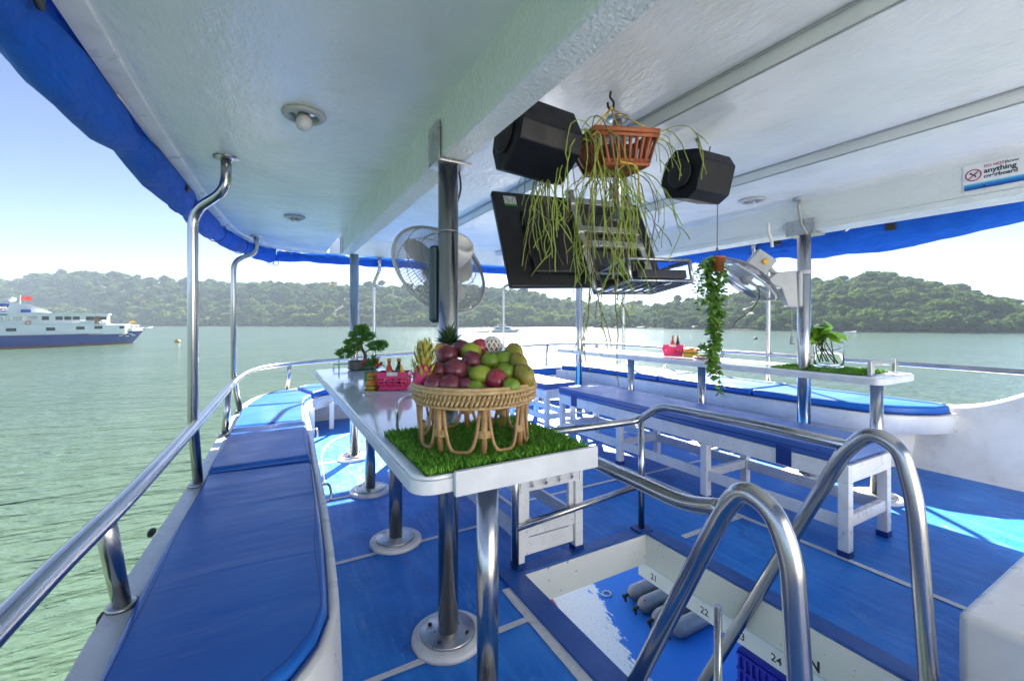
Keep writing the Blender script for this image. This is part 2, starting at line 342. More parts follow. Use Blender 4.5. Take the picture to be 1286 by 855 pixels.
        if parent is not None: o.parent = parent
        elif not local: o.location = off
        if bevel:
            b = o.modifiers.new('bevel', 'BEVEL'); b.width = bevel; b.segments = seg; b.limit_method = 'ANGLE'; b.angle_limit = R(40); b.harden_normals = False
            me.polygons.foreach_set('use_smooth', [True]*len(me.polygons))
            w = o.modifiers.new('normals', 'WEIGHTED_NORMAL'); w.keep_sharp = True
        return o
def tag(o, label=None, cat=None, group=None, kind=None):
    for k, v in (('label', label), ('category', cat), ('group', group), ('kind', kind)):
        if v: o[k] = v
    return o
def thing(name, label, cat, loc, group=None):
    o = bpy.data.objects.new(name, None); COL.objects.link(o); o.location = loc; o.empty_display_size = .05
    return tag(o, label, cat, group)
def spl(pts, n=8, closed=False):
    P = [Vector(p) for p in pts]; m = len(P); out = []
    for i in range(m if closed else m-1):
        g = (lambda k: P[k % m]) if closed else (lambda k: P[max(0, min(m-1, k))])
        p0, p1, p2, p3 = g(i-1), g(i), g(i+1), g(i+2)
        for k in range(n):
            t = k/n; out.append(.5*((2*p1)+(p2-p0)*t+(2*p0-5*p1+4*p2-p3)*t*t+(3*p1-p0-3*p2+p3)*t**3))
    if not closed: out.append(P[-1])
    return out
def fillet(pts, rad, n=7):
    P = [Vector(p) for p in pts]; out = [P[0]]
    for i in range(1, len(P)-1):
        a, b, c = P[i-1], P[i], P[i+1]; d1 = (a-b); d2 = (c-b)
        rr = min(rad, d1.length*.48, d2.length*.48)
        p = b+d1.normalized()*rr; q = b+d2.normalized()*rr
        for k in range(n+1):
            t = k/n; out.append(p*(1-t)**2+b*2*t*(1-t)+q*t*t)
    out.append(P[-1]); return out
def text_mesh(txt, size, M, m, name, parent, depth=.0006, shear=0, bold=0, spacing=1):
    cu = bpy.data.curves.new(name, 'FONT'); cu.body = txt; cu.size = size; cu.extrude = depth; cu.align_x = 'LEFT'; cu.offset = bold; cu.shear = shear; cu.space_character = spacing
    tmp = bpy.data.objects.new('tmp', cu); COL.objects.link(tmp)
    bpy.context.view_layer.update()
    me = bpy.data.meshes.new_from_object(tmp.evaluated_get(bpy.context.evaluated_depsgraph_get()))
    bpy.data.objects.remove(tmp); me.name = name
    off = Vector(parent.location)
    me.transform(Matrix.Translation(-off) @ M)
    o = bpy.data.objects.new(name, me); COL.objects.link(o); me.materials.clear(); me.materials.append(m); o.parent = parent
    return o
TXT_W = Matrix.Rotation(R(-90), 4, 'Z') @ Matrix.Rotation(R(90), 4, 'X')   # upright text that faces -X

# ================================================================ SETTING: sea, hills, forest
SEA = -3.2
CXF, CYF = math.sin(R(YAW)), math.cos(R(YAW)); CXR, CYR = CYF, -CXF
def polar(u, d):     # bearing u (tangent right of the view axis) and distance d to ground x, y
    return (CXF+u*CXR)*d, (CYF+u*CYR)*d
b = MB(); b.add([(-5000,-5000,SEA),(5000,-5000,SEA),(5000,5000,SEA),(-5000,5000,SEA)], [(0,1,2,3)])
tag(b.build('sea', seam), kind='structure')
# hill ranges as bearings: (u, shore distance, crest distance, crest height above the eye / crest distance)
def lerp(t, tab):
    if t <= tab[0][0]: return tab[0][1:]
    for a, c in zip(tab, tab[1:]):
        if t <= c[0]:
            k = (t-a[0])/(c[0]-a[0]); k = k*k*(3-2*k)
            return tuple(p*(1-k)+q*k for p, q in zip(a[1:], c[1:]))
    return tab[-1][1:]
def pu(px): return (px-643)/540
LEFT = [(pu(-500),520,720,.100), (pu(-200),500,690,.100), (pu(0),480,660,.098), (pu(95),470,660,.114), (pu(150),460,650,.107), (pu(240),450,640,.093), (pu(330),430,620,.092), (pu(420),410,600,.085),
        (pu(500),395,580,.082), (pu(600),385,560,.079), (pu(650),385,560,.072), (pu(700),385,550,.050), (pu(760),385,540,.040), (pu(830),390,520,.034), (pu(900),390,510,.03), (pu(1000),390,510,.02)]
RIGHT = [(pu(745),335,400,.008), (pu(790),315,410,.026), (pu(860),275,400,.050), (pu(900),255,390,.060), (pu(960),225,350,.074), (pu(1010),205,325,.090), (pu(1060),195,310,.098), (pu(1110),188,300,.110),
         (pu(1150),183,290,.093), (pu(1200),178,280,.080), (pu(1240),174,270,.058), (pu(1286),170,260,.026), (pu(1400),168,250,.015), (pu(1600),165,240,.04), (pu(2000),160,230,.03)]
def hill(name, tab, tree_h):
    us = np.linspace(tab[0][0], tab[-1][0], 150); rows = 18; vs = []; fs = []
    for iu, u in enumerate(us):
        d0, d1, e = lerp(u, tab)
        for j in range(rows):
            t = j/(rows-1)*1.5
            d = d0+(d1-d0)*t; hc = max(0, EYE-SEA+e*d1-tree_h*1.0)
            h = hc*(math.sin(min(t,1.0)*PI/2)**1.1) if t <= 1 else hc*(1-.35*(t-1)/.5)
            h += (mnoise.noise(Vector((u*9, t*3, 3)))*.10)*hc*math.sin(min(t,1)*PI/2)
            x, y = polar(u, d); vs.append((x, y, SEA-.6+h+(.9 if j else 0)))
    n = len(us)
    for i in range(n-1):
        for j in range(rows-1): fs.append((i*rows+j, (i+1)*rows+j, (i+1)*rows+j+1, i*rows+j+1))
    b = MB(); b.add(vs, fs, True); o = b.build(name, hillm); tag(o, kind='structure'); return np.array(vs).reshape(n, rows, 3), us
hl, ul = hill('hill', LEFT, 10); hr, ur = hill('hill', RIGHT, 6.5)
def crown_proto(seed, n_leaf=260):
    rg = np.random.default_rng(seed); lob = []
    for k in range(rg.integers(6, 10)):
        a = rg.uniform(0, 2*PI); rr = rg.uniform(0, .62)
        lob.append((rr*math.cos(a), rr*math.sin(a), rg.uniform(-.10, .42)-rr*.25, rg.uniform(.26, .44)))
    lob.append((0, 0, .05, .5)); vs = []; fs = []; sh = []
    for k in range(n_leaf):
        lx, ly, lz, lr = lob[rg.integers(len(lob))]
        d = rg.normal(size=3); d /= np.linalg.norm(d)
        if d[2] < -.35: d[2] *= -.6
        r_ = lr*rg.uniform(.82, 1.1); c = np.array([lx, ly, lz])+d*r_*np.array([1, 1, .8])
        nrm = d+rg.normal(size=3)*.55; nrm /= np.linalg.norm(nrm); a = np.cross(nrm, rg.normal(size=3)); a /= np.linalg.norm(a); bb = np.cross(nrm, a)
        s_ = rg.uniform(.05, .115); o = len(vs)
        vs += [c+a*s_, c+bb*s_*.8, c-a*s_, c-bb*s_*.8]; fs.append((o, o+1, o+2, o+3)); tv = rg.uniform(-.09, .09); sh += [tv]*4
    for lx, ly, lz, lr in lob:      # dense inner twigs and leaves
        o = len(vs); n1, m1 = 7, 4
        for i in range(m1+1):
            for k in range(n1):
                th = PI*i/m1; a = 2*PI*k/n1; rr = lr*.84*(1+rg.uniform(-.12, .12))
                vs.append(np.array([lx+rr*math.sin(th)*math.cos(a), ly+rr*math.sin(th)*math.sin(a), lz-.8*rr*math.cos(th)])); sh.append(0)
        for i in range(m1):
            for k in range(n1): fs.append((o+i*n1+k, o+i*n1+(k+1) % n1, o+(i+1)*n1+(k+1) % n1, o+(i+1)*n1+k))
    return np.array(vs), np.array(fs), np.array(sh)
PROT = [crown_proto(100+k) for k in range(8)]
def forest(name, grid, n_tree, size, low_tint, seed):
    rg = np.random.default_rng(seed); nu, nr, _ = grid.shape; AV = []; AF = []; AT = []; off = 0
    for k in range(n_tree):
        tv = rg.uniform(0, .82)**1.0; i = rg.uniform(0, nu-1.01); j = tv*(nr-1.01)
        if k < n_tree*.14: j = rg.uniform(.15, .9)       # a fringe right at the shore
        i0, j0 = int(i), int(j); a, c = i-i0, j-j0
        p = (grid[i0,j0]*(1-a)*(1-c)+grid[i0+1,j0]*a*(1-c)+grid[i0,j0+1]*(1-a)*c+grid[i0+1,j0+1]*a*c)
        s_ = size*rg.uniform(.55, 1.25); 
        if k < n_tree*.14: s_ *= .55
        if rg.random() < .05: s_ *= 1.3
        v, f, sh = PROT[rg.integers(len(PROT))]; an = rg.uniform(0, 2*PI); ca, sa = math.cos(an), math.sin(an)
        zs = rg.uniform(.75, 1.05); q = np.empty_like(v)
        q[:,0] = (v[:,0]*ca-v[:,1]*sa)*s_; q[:,1] = (v[:,0]*sa+v[:,1]*ca)*s_; q[:,2] = v[:,2]*s_*zs
        lift = s_*rg.uniform(.35, .75); 
        if rg.random() < .06: lift += s_*.45
        q += p+np.array([0, 0, lift])
        base = min(.9, rg.beta(2, 2.2)*.85+.08+low_tint*max(0, 1-j/(nr*.30)))
        if rg.random() < .006: base = 1
        AV.append(q); AF.append(f+off); AT.append(np.clip(base+sh, 0, .93) if base < 1 else np.full(len(v), 1.0)); off += len(v)
    V = np.concatenate(AV); Fc = np.concatenate(AF); T = np.concatenate(AT)
    me = bpy.data.meshes.new(name); me.vertices.add(len(V)); me.vertices.foreach_set('co', V.ravel())
    me.loops.add(Fc.size); me.loops.foreach_set('vertex_index', Fc.ravel().astype(np.int32))
    me.polygons.add(len(Fc)); me.polygons.foreach_set('loop_start', np.arange(0, Fc.size, 4, dtype=np.int32)); me.polygons.foreach_set('loop_total', np.full(len(Fc), 4, dtype=np.int32))
    at = me.attributes.new('tint', 'FLOAT', 'POINT'); at.data.foreach_set('value', T.astype(np.float32))
    me.update(calc_edges=True); me.materials.append(forestm)
    o = bpy.data.objects.new(name, me); COL.objects.link(o); return o
tag(forest('forest', hl, 4800, 8.4, .55, 3), 'hazy forest covering the far hills across the left of the bay', 'forest', kind='stuff')
tag(forest('forest', hr, 3200, 5.6, -.05, 4), 'darker forest covering the nearer headland on the right', 'forest', kind='stuff')
tag(forest('mangrove', hl[:, :4], 1500, 4.6, .95, 6), 'bright green mangrove strip along the left shoreline', 'mangrove', kind='stuff')
b = MB()
for tab, us in ((LEFT, ul), (RIGHT, ur)):
    pts = []
    for u in us:
        d = lerp(u, tab)[0]; x, y = polar(u, d-1.0+1.5*mnoise.noise(Vector((u*60,0,0)))); pts.append((x, y, SEA+.1))
    b.tube(pts, [.5+.35*mnoise.noise(Vector((u*90, 5, 0))) for u in us], 6)
tag(b.build('shore_rocks', rockm), kind='structure')

# ================================================================ SETTING: decks
FRONT = 6.95
dk = MB()
HX0, HX1, HY0, HY1 = 1.25, 2.25, .45, 2.13
AFT = -1.6
dk.bx(-.42, HX0, AFT, FRONT, -.17, 0); dk.bx(HX1, 5.72, AFT, FRONT, -.17, 0); dk.bx(HX0, HX1, HY1, FRONT, -.17, 0); dk.bx(HX0, HX1, AFT, HY0, -.17, 0)
deck = tag(dk.build('floor', deckm), kind='structure')
# unseen white floor and wall added behind the viewer to bounce sunlight forward
b = MB(); b.bx(-.42, 5.72, -7.0, AFT, -.17, 0); tag(b.build('floor', white), kind='structure')
b = MB(); b.bx(-.3, 5.6, -7.0, -3.7, 0, 2.7); b.bx(-.4, 5.7, -7.1, -3.5, 2.7, 2.8); tag(b.build('bounce_wall', white), 'unseen white wall added behind the viewer to bounce sunlight', 'bounce_wall')
# painted white seams, 4 mm above the deck
ln = MB()
def stripe(x0, y0, x1, y1, w, z=.004):
    d = Vector((x1-x0, y1-y0, 0)); n_ = Vector((-d.y, d.x, 0)).normalized()*w/2; k = max(2, int(d.length/.12)); up = []; dn = []
    for i in range(k+1):
        p = Vector((x0, y0, z))+d*i/k; e = 1+.18*mnoise.noise(p*7)
        up.append(p+n_*e); dn.append(p-n_*e)
    m = k+1; ln.add(up+dn, [(m+i, m+i+1, i+1, i) for i in range(k)])
stripe(.30, 1.79, 1.085, 1.79, .035); stripe(.30, 2.76, 1.50, 2.78, .032); stripe(.3, 3.78, 3.0, 3.80, .032); stripe(.4, 4.78, 3.0, 4.80, .032)
stripe(1.115, 2.05, 1.095, -1.5, .060, .0045); stripe(1.52, 2.28, 1.52, 6.0, .045, .0045); stripe(1.66, 2.28, 1.66, 6.0, .03, .0045)
stripe(3.06, -1, 3.06, 6.2, .042, .0045); stripe(2.42, 1.96, 3.035, 1.96, .045); stripe(3.085, 2.95, 4.9, 2.95, .035); stripe(1.69, 2.98, 3.035, 2.98, .035)
tag(ln.build('floor_marking', linem), kind='structure')
# seam round the bow on the deck
ln = MB(); pts = spl([(.42, 4.2, .0), (.5, 5.2, .0), (.75, 5.75, .0), (1.3, 6.05, .0), (2.5, 6.15, .0), (3.6, 6.1, 0)], 8)
up = [p+Vector((0, .02, .0075)) for p in pts]; dn = [p+Vector((.01, -.02, .0075)) for p in pts]; m = len(pts)
ln.add(up+dn, [(m+i, m+i+1, i+1, i) for i in range(m-1)]); tag(ln.build('floor_marking', linem), kind='structure')
# hatch: raised blue rim on the deck and white walls down to the lower deck
hw = thing('hatch_well', 'open rectangular hatch with white inner walls and raised blue rim', 'hatch', (HX0, HY1, -.2))
b = MB(); w = .012
b.bx(HX0, HX0+w, HY0+w, HY1-w, -.20, -.004); b.bx(HX1-w, HX1, HY0+w, HY1-w, -.20, -.004); b.bx(HX0, HX1, HY1-w, HY1, -.20, -.004); b.bx(HX0, HX1, HY0, HY0+w, -.20, -.004)
b.build('wall', mat('hatch_wall_paint', (.76,.76,.74), .4, col2=(.30,.30,.32), nscale=30, ramp_pos=(.69,.73), detail=4, bump=.3, bscale=40, bdist=.004), hw)
b = MB(); e = .115
b.bx(HX0-e, HX0+.014, HY0-e, HY1+.07, .001, .014); b.bx(HX1-.014, HX1+e*.8, HY0-e, HY1+.07, .001, .014); b.bx(HX0+.014, HX1-.014, HY1-.014, HY1+.07, .001, .014); b.bx(HX0+.014, HX1-.014, HY0-e, HY0+.014, .001, .014)
b.build('rim', mat('blue_rim_paint', (.010,.075,.33), .35, col2=(.02,.11,.40), nscale=9, bump=.2, bscale=50, bdist=.004), hw, bevel=.004)
text_mesh('N', .07, Matrix.Translation((HX1-w-.001, 1.10, -.19)) @ TXT_W, ink, 'lettering', hw, bold=.002)
# lower deck
b = MB()
for x0, x1, y0, y1 in ((-.40, HX0-.002, AFT, FRONT), (HX1+.002, 5.70, AFT, FRONT), (HX0-.002, HX1+.002, HY1+.002, FRONT), (HX0-.002, HX1+.002, AFT, HY0-.002)): b.bx(x0, x1, y0, y1, -.190, -.174)
tag(b.build('ceiling', white), kind='structure')  # unseen white slab, added so light bounced onto the lower deck stays neutral
b = MB(); b.bx(-.5, 5.9, -2.5, 7.5, -1.95, -1.85)
tag(b.build('floor', lowerm), kind='structure')

# ================================================================ hull shell, gunwales and bulwark
OUT = [(-.50,-3),(-.51,1.2),(-.507,2.08),(-.45,3.3),(-.395,4.8),(-.335,6.0),(-.20,6.7),(.05,7.12),(.45,7.3),(1.2,7.38),(2.9,7.45),(4.5,7.5),(5.4,7.4),(5.9,7.0),(6.03,6.3),(6.03,4)]
def offset_poly(P, d):
    out = []
    for i, p in enumerate(P):
        a = P[max(0, i-1)]; c = P[min(len(P)-1, i+1)]; t = Vector((c[0]-a[0], c[1]-a[1])).normalized(); out.append((p[0]+t.y*d, p[1]-t.x*d))
    return out
hull = thing('boat_hull', 'white gunwale ledge and hull side running round the deck edge', 'hull', (2.5, 3, -2.4))
def gz(p):   # the ledge height rises from the left side to the right
    return .43+.13*max(0, min(1, (p[0]+.3)/6))
so = [Vector((p.x, p.y, 0)) for p in spl([(x, y, 0) for x, y in OUT], 6)]
inn = [Vector((*q, 0)) for q in offset_poly([(p.x, p.y) for p in so], .16)]
b = MB(); m = len(so); rows = []
for p, q in zip(so, inn):
    z = gz(p); rows.append([(p.x, p.y, z-.012), (p.x*1.0, p.y, z), (q.x, q.y, z), (q.x, q.y, z-.05)])
vs = [v for r_ in rows for v in r_]; fs = [(i*4+k, i*4+k+1, (i+1)*4+k+1, (i+1)*4+k) for i in range(m-1) for k in range(3)]
b.add(vs, fs); b.build('ledge', white, hull)
b = MB(); vs = []
ctr = Vector((2.75, 1, 0))
for p in so:
    z = gz(p)
    for k, (zz, sc_) in enumerate(((z-.012, 1.0), (z-.10, 1.004), (z-.12, 1.016), (z-.17, 1.016), (z-.19, 1.0), (-.22, .995))):
        vs.append((ctr.x+(p.x-ctr.x)*sc_, p.y, zz))
fs = [(i*6+k, i*6+k+1, (i+1)*6+k+1, (i+1)*6+k) for i in range(m-1) for k in range(5)]
b.add(vs, fs); b.build('hull_side', white, hull)
b = MB(); vs = []
for p in so:
    for k, (zz, sc_) in enumerate(((-1.6, .968), (-1.7, .965), (-3.6, .90))): vs.append((ctr.x+(p.x-ctr.x)*sc_, p.y, zz))
fs = [(i*3+k, i*3+k+1, (i+1)*3+k+1, (i+1)*3+k) for i in range(m-1) for k in range(2)]
b.add(vs, fs); b.build('lower_hull', bhull, hull)
for y in (1.62, 2.02, 2.72):   # small rope eyes on the outside of the left gunwale
    b = MB(); b.ell((-.512, y, .412), (.018, .045, .016), 10); b.build('rope_eye', rubber, hull)
# right-hand bulwark wall that rises in a sweep towards the viewer
bw = thing('bulwark', 'white curved bulwark wall rising in a sweep at the right side', 'wall', (5.7, 1, 0))
ys = [-3, -1, -.2, .4, .8, 1.1, 1.3, 1.5, 1.7, 2, 2.6, 3.4, 4.4, 5.4, 6.3, 6.9]
def btop(y):
    if y > 1.75: return .585
    t = min(1, (1.75-y)/1.1); return .60+.62*t**2.0
b = MB(); vs = []
ysf = np.concatenate([np.linspace(-3, -.2, 8), np.linspace(-.1, 2, 26), np.linspace(2.2, 6.9, 14)])
for y in ysf:
    zt = btop(y); xt = 5.86
    vs += [(5.60, y, 0), (5.63, y, .10), (5.70, y, zt*.5), (xt-.02, y, zt-.03), (xt, y, zt), (xt+.07, y, zt+.004), (xt+.17, y, zt), (xt+.18, y, zt-.08), (5.98, y, -.2)]
n = len(ysf); fs = [(i*9+k, (i+1)*9+k, (i+1)*9+k+1, i*9+k+1) for i in range(n-1) for k in range(8)]
b.add(vs, fs, True); b.build('wall_panel', white, bw)
b = MB(); b.box((5.585, 1.98, .045), (.05, .20, .035)); b.tube([(5.57, 1.90, .06), (5.53, 1.92, .09), (5.53, 2.05, .09), (5.57, 2.07, .06)], .012, 8); b.build('drain_fitting', steelb, bw, bevel=.004)

# locker block near the viewer at the lower right
b = MB(); b.prism([(2.335, .615), (2.335, -1.2), (4.6, -1.2), (4.6, .615)], .002, .325)
tag(b.build('deck_locker', white, bevel=.035, seg=4), 'low white rounded deck locker beside the stair hatch at the lower right corner', 'locker')

# ================================================================ roof
RB = -.35
OUTL = [(-.52,RB),(-.525,1.0),(-.528,2.1),(-.512,2.9),(-.465,4.0),(-.40,5.0),(-.31,5.5),(-.17,5.9),(.05,6.22),(.33,6.34),(.66,6.36)]
roof = thing('boat_roof', 'glossy white roof with lengthwise beams over the whole deck', 'roof', (2.53, 2, 2.1))
BX0, BX1 = .655, .775
b = MB(); lp = spl([(x, y, 0) for x, y in OUTL], 5)
poly = [(p.x, p.y) for p in lp] + [(.66, RB)]
b.prism(poly, 2.40, 2.66); o = b.build('ceiling_panel', ceilm, roof)
tag(o, 'left ceiling panel, lower than the middle one')
b = MB(); b.bx(BX1-.01, 4.35, RB, 6.36, 2.605, 2.70); b.build('ceiling_panel', ceilm, roof)
b = MB(); mir = [(5.06-x, y) for x, y in poly]; b.prism(mir, 2.50, 2.66); b.build('ceiling_panel', ceilm, roof)
b = MB(); b.bx(BX0, BX1, RB, 4.90, 2.175, 2.61); b.build('beam', beamm, roof, bevel=.012, seg=3)
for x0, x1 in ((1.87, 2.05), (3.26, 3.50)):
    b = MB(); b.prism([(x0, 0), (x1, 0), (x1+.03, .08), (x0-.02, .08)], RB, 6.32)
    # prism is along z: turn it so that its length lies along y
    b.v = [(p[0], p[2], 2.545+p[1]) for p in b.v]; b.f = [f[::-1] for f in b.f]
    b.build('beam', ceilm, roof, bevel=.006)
    b = MB(); b.bx(x0-.040, x0-.024, RB, 6.30, 2.596, 2.604); b.build('seam_shadow', greyp, roof)  # grey strip along the beam edge, painting in the shadow of the gap
    b = MB(); b.bx(x0+.004, x0+.012, RB, 6.30, 2.538, 2.5435); b.build('seam_shadow', greyp, roof)
b = MB(); b.bx(4.33, 4.42, RB, 6.32, 2.34, 2.612); b.build('beam', beamm, roof, bevel=.006)
b = MB(); b.bx(4.315, 4.56, RB, 6.32, 2.285, 2.338); b.build('beam_flange', beamm, roof, bevel=.008, seg=3)
b = MB(); b.prism([(4.33, 2.612), (4.20, 2.612), (4.25, 2.606), (4.29, 2.594), (4.318, 2.580), (4.33, 2.562)], RB, 6.32)
b.v = [(p[0], p[2], p[1]) for p in b.v]; b.f = [f[::-1] for f in b.f]; b.build('cove', ceilm, roof)
b = MB(); b.bx(.70, 4.40, 6.32, 6.38, 2.38, 2.64); b.build('front_beam', beamm, roof, bevel=.006)
# raised edge trim along the left and the bow
b = MB(); ed = [Vector((p.x, p.y, 2.392)) for p in lp]
vs = []; nn = offset_poly([(p.x, p.y) for p in ed], .055)
no = offset_poly([(p.x, p.y) for p in ed], -.02)
for (ix, iy), (ox, oy) in zip(nn, no): vs += [(ix, iy, 2.41), (ix, iy, 2.385), (ox, oy, 2.372), (ox, oy, 2.42)]
m = len(ed); b.add(vs, [(i*4+k, (i+1)*4+k, (i+1)*4+(k+1) % 4, i*4+(k+1) % 4) for i in range(m-1) for k in range(4)])
b.build('edge_trim', white, roof)

# rolled canvas side curtains
def roll(name, path, rad, label, ties, flap_up=.12, seed=0, nrm_out=None, hang=1.0):
    P = [Vector(p) for p in path]; m = len(P); N = 18; vs = []; fs = []
    cum = [0]
    for a, c in zip(P, P[1:]): cum.append(cum[-1]+(c-a).length)
    for i in range(m):
        t = (P[min(m-1, i+1)]-P[max(0, i-1)]).normalized(); side = t.cross(Vector((0,0,1))).normalized(); s_ = cum[i]/cum[-1]
        pin = min([1]+[abs(s_-q)/.035 for q in ties]); pin = .62+.38*min(1, pin)**.6
        for k in range(N):
            a = 2*PI*k/N; rr = rad[i]*pin if isinstance(rad, list) else rad*pin
            q = Vector((cum[i]*2.2, math.cos(a)*1.3+seed, math.sin(a)*1.3)); rr *= 1+.14*mnoise.noise(q)+.09*mnoise.noise(q*2.6)+.035*mnoise.noise(q*6)+.03*math.sin(a*3+cum[i]*7)
            vs.append(P[i]+side*math.cos(a)*rr*.82+Vector((0,0,math.sin(a)*rr*hang)))
    for i in range(m-1):
        for k in range(N): fs.append((i*N+k, (i+1)*N+k, (i+1)*N+(k+1) % N, i*N+(k+1) % N))
    root = thing(name, label, 'canvas curtain', P[m//2])
    b = MB(); b.add(vs, fs, True); b.f += [tuple(range(N)), tuple(range((m-1)*N+N-1, (m-1)*N-1, -1))]; b.sm += [False, False]
    b.build('rolled_cloth', canvas, root)
    return root, P, cum
def resample(pts, n): return spl(pts, n)
# left curtain follows the roof edge, then the front and right ones
lpth = resample([(-.615,-1.5,2.31),(-.625,.3,2.31),(-.63,1.5,2.30),(-.625,2.05,2.30),(-.60,2.75,2.315),(-.56,3.6,2.315),(-.515,4.4,2.31),(-.45,5.05,2.315),(-.34,5.6,2.315),(-.18,6.02,2.315),(.0,6.30,2.315)], 9)
rt, P_, cum = roll('rolled_curtain', lpth, .105, 'rolled blue canvas curtain under the left roof edge, bulging between its ties', (.40,.53,.70,.83,.93), seed=1)
b = MB(); vs = []
e1 = [Vector((p.x-.02, p.y, 2.40)) for p in lp if p.y > -2]
for p in lpth: vs += [(p.x+.105, p.y, 2.405), (p.x+.02, p.y, 2.36)]
b.add(vs, [(2*i, 2*i+1, 2*i+3, 2*i+2) for i in range(len(lpth)-1)], True); b.build('hanging_flap', canvas, rt)
for k in (.53, .70, .83):
    b = MB(); i = int(k*(len(lpth)-1)); p = lpth[i]; b.tube([p+Vector((.085*math.cos(a), 0, .1*math.sin(a))) for a in np.linspace(0, 2*PI, 14)[:-1]], .005, 6, closed=True); b.build('tie_strap', vinyld, rt)
b = MB(); b.tube([p+Vector((.085, 0, .05)) for p in lpth[30:]], .004, 5); b.build('tie_cord', cordw, rt)
b = MB(); b.box((-.545, 1.62, 2.34), (.02, .10, .075), Matrix.Rotation(R(8), 3, 'Z')); b.build('mesh_vent', rubber, rt, bevel=.008); b = MB(); b.box((-.47, 3.45, 2.31), (.02, .05, .04)); b.build('mesh_vent', rubber, rt, bevel=.008)
fpth = resample([(.04,6.36,2.32),(.6,6.44,2.32),(1.4,6.45,2.325),(2.4,6.45,2.33),(3.4,6.45,2.33),(4.4,6.44,2.335),(5.0,6.36,2.34)], 10)
rt, P_, cum = roll('rolled_curtain', fpth, .075, 'slim rolled blue canvas curtain along the far front roof edge', (.08,.2,.36,.55,.75), seed=4)
b = MB()
for k in range(5):
    x = .09+k*.035; b.tube([(x, 6.33, 2.385-.01*k), (x+.02, 6.34, 2.32), (x+.005*k, 6.35, 2.27)], .006, 5)
b.tube([(.07,6.33,2.35),(.22,6.33,2.38)], .008, 6)
b.tube([(.06+.03*math.cos(a), 6.34, 2.205+.03*math.sin(a)) for a in np.linspace(0, 2*PI, 12)[:-1]], .006, 5, closed=True)
b.tube([(.0+.03*math.cos(a), 6.34, 2.21+.025*math.sin(a)) for a in np.linspace(0, 2*PI, 12)[:-1]], .006, 5, closed=True)
b.build('white_lashing', cordw, rt)
rpth = resample([(5.60,-.6,2.50),(5.62,.3,2.50),(5.64,1.0,2.47),(5.65,1.8,2.38),(5.65,2.7,2.36),(5.63,3.6,2.40),(5.58,4.4,2.42),(5.5,5.1,2.42),(5.38,5.6,2.40),(5.2,6.05,2.37),(5.0,6.33,2.35)], 9)
rad = [(.115+.05*math.exp(-((p.y-2.1)/1.0)**2)) if p.y > 0 else .11 for p in rpth]
rt, P_, cum = roll('rolled_curtain', rpth, rad, 'rolled blue canvas curtain sagging under the right roof edge', (.02,.52,.7,.86), seed=8, hang=1.05)
b = MB(); vs = []
for p in rpth: vs += [(p.x-.06, p.y, 2.505), (p.x-.075, p.y, p.z-.02)]
b.add(vs, [(2*i, 2*i+1, 2*i+3, 2*i+2) for i in range(len(rpth)-1)], True); b.build('hanging_flap', canvas, rt)
for y, z in ((1.93, 2.415), (3.05, 2.44)):
    b = MB(); b.box((5.50, y, z), (.03, .085, .07)); b.build('mesh_vent', rubber, rt, bevel=.006)

# ceiling lights
def ceiling_light(x, y, z, r, label, bulb):
    t = thing('ceiling_light', label, 'ceiling light', (x, y, z), 'round lamps set in the roof')
    b = MB(); b.lathe([(r*.60, .0), (r*.98, -.002), (r, -.010), (r*.90, -.020), (r*.72, -.022), (r*.66, -.014), (r*.60, .0)], (x, y, z), 28); b.build('rim', greyp, t)
    b = MB(); b.lathe([(r*.62, -.001), (r*.6, -.006), (0, -.006)], (x, y, z), 24); b.build('reflector', steelb, t)
    if bulb:
        b = MB(); b.lathe([(.026, -.006), (.034, -.03), (.036, -.05), (.030, -.068), (.016, -.078), (0, -.08)], (x, y, z), 18); b.build('bulb', bulbm, t)
    else:
        b = MB()
        for a in (0, 2.1, 4.2): b.ell((x+.025*math.cos(a), y+.025*math.sin(a), z-.03), (.013, .013, .02), 10)
        b.build('bulb', bulbm, t)
ceiling_light(.133, 2.18, 2.40, .092, 'round ceiling lamp with a stubby frosted bulb, the nearest one', True)
ceiling_light(.189, 4.35, 2.40, .090, 'small round ceiling lamp on the left panel, farther than the bulb lamp', False)
ceiling_light(3.98, 2.44, 2.605, .115, 'round ceiling lamp beside the right pole bracket', False)

# ================================================================ poles and stanchions
def base_plate(b1, b2, x, y, r):
    b1.lathe([(r*1.34, .001), (r*1.32, .020), (r*1.22, .028), (0, .028)], (x, y, 0), 32)
    b2.lathe([(r, .0285), (r, .038), (r*.97, .041), (0, .041)], (x, y, 0), 32)
def pole(x, y, top, r, label, plate=True, pr=.125):
    t = thing('support_pole', label, 'pole', (x, y, 0))
    b = MB(); b.tube([(x, y, .041), (x, y, top)], r, 24); b.build('shaft', steel, t)
    b1 = MB(); b2 = MB(); base_plate(b1, b2, x, y, pr); b1.build('base_pad', padm, t); o = b2.build('base_plate', steelb, t)
    for k in range(4):
        a = PI/4+k*PI/2; b = MB(); b.lathe([(.009, .041), (.009, .047), (.0, .05)], (x+pr*.74*math.cos(a), y+pr*.74*math.sin(a), 0), 8)
        b.build('bolt', rubber, o)
    return t
t = pole(.712, 1.868, 2.165, .046, 'thick steel pole through the near end of the fruit table, carrying the fan')
b = MB(); b.bx(.640, .650, 1.80, 1.94, 2.16, 2.34); b.bx(.640, .80, 1.80, 1.94, 2.160, 2.172); b.box((.637, 1.87, 2.285), (.012, .03, .03)); b.build('saddle_bracket', steelb, t, bevel=.002)
b = MB(); b.lathe([(.0475, 0), (.0475, .004)], (.712, 1.868, 1.86), 24); b.build('joint_ring', steelb, t)
t = pole(.777, 4.815, 2.165, .046, 'steel pole behind the bonsai at the far end of the fruit table')
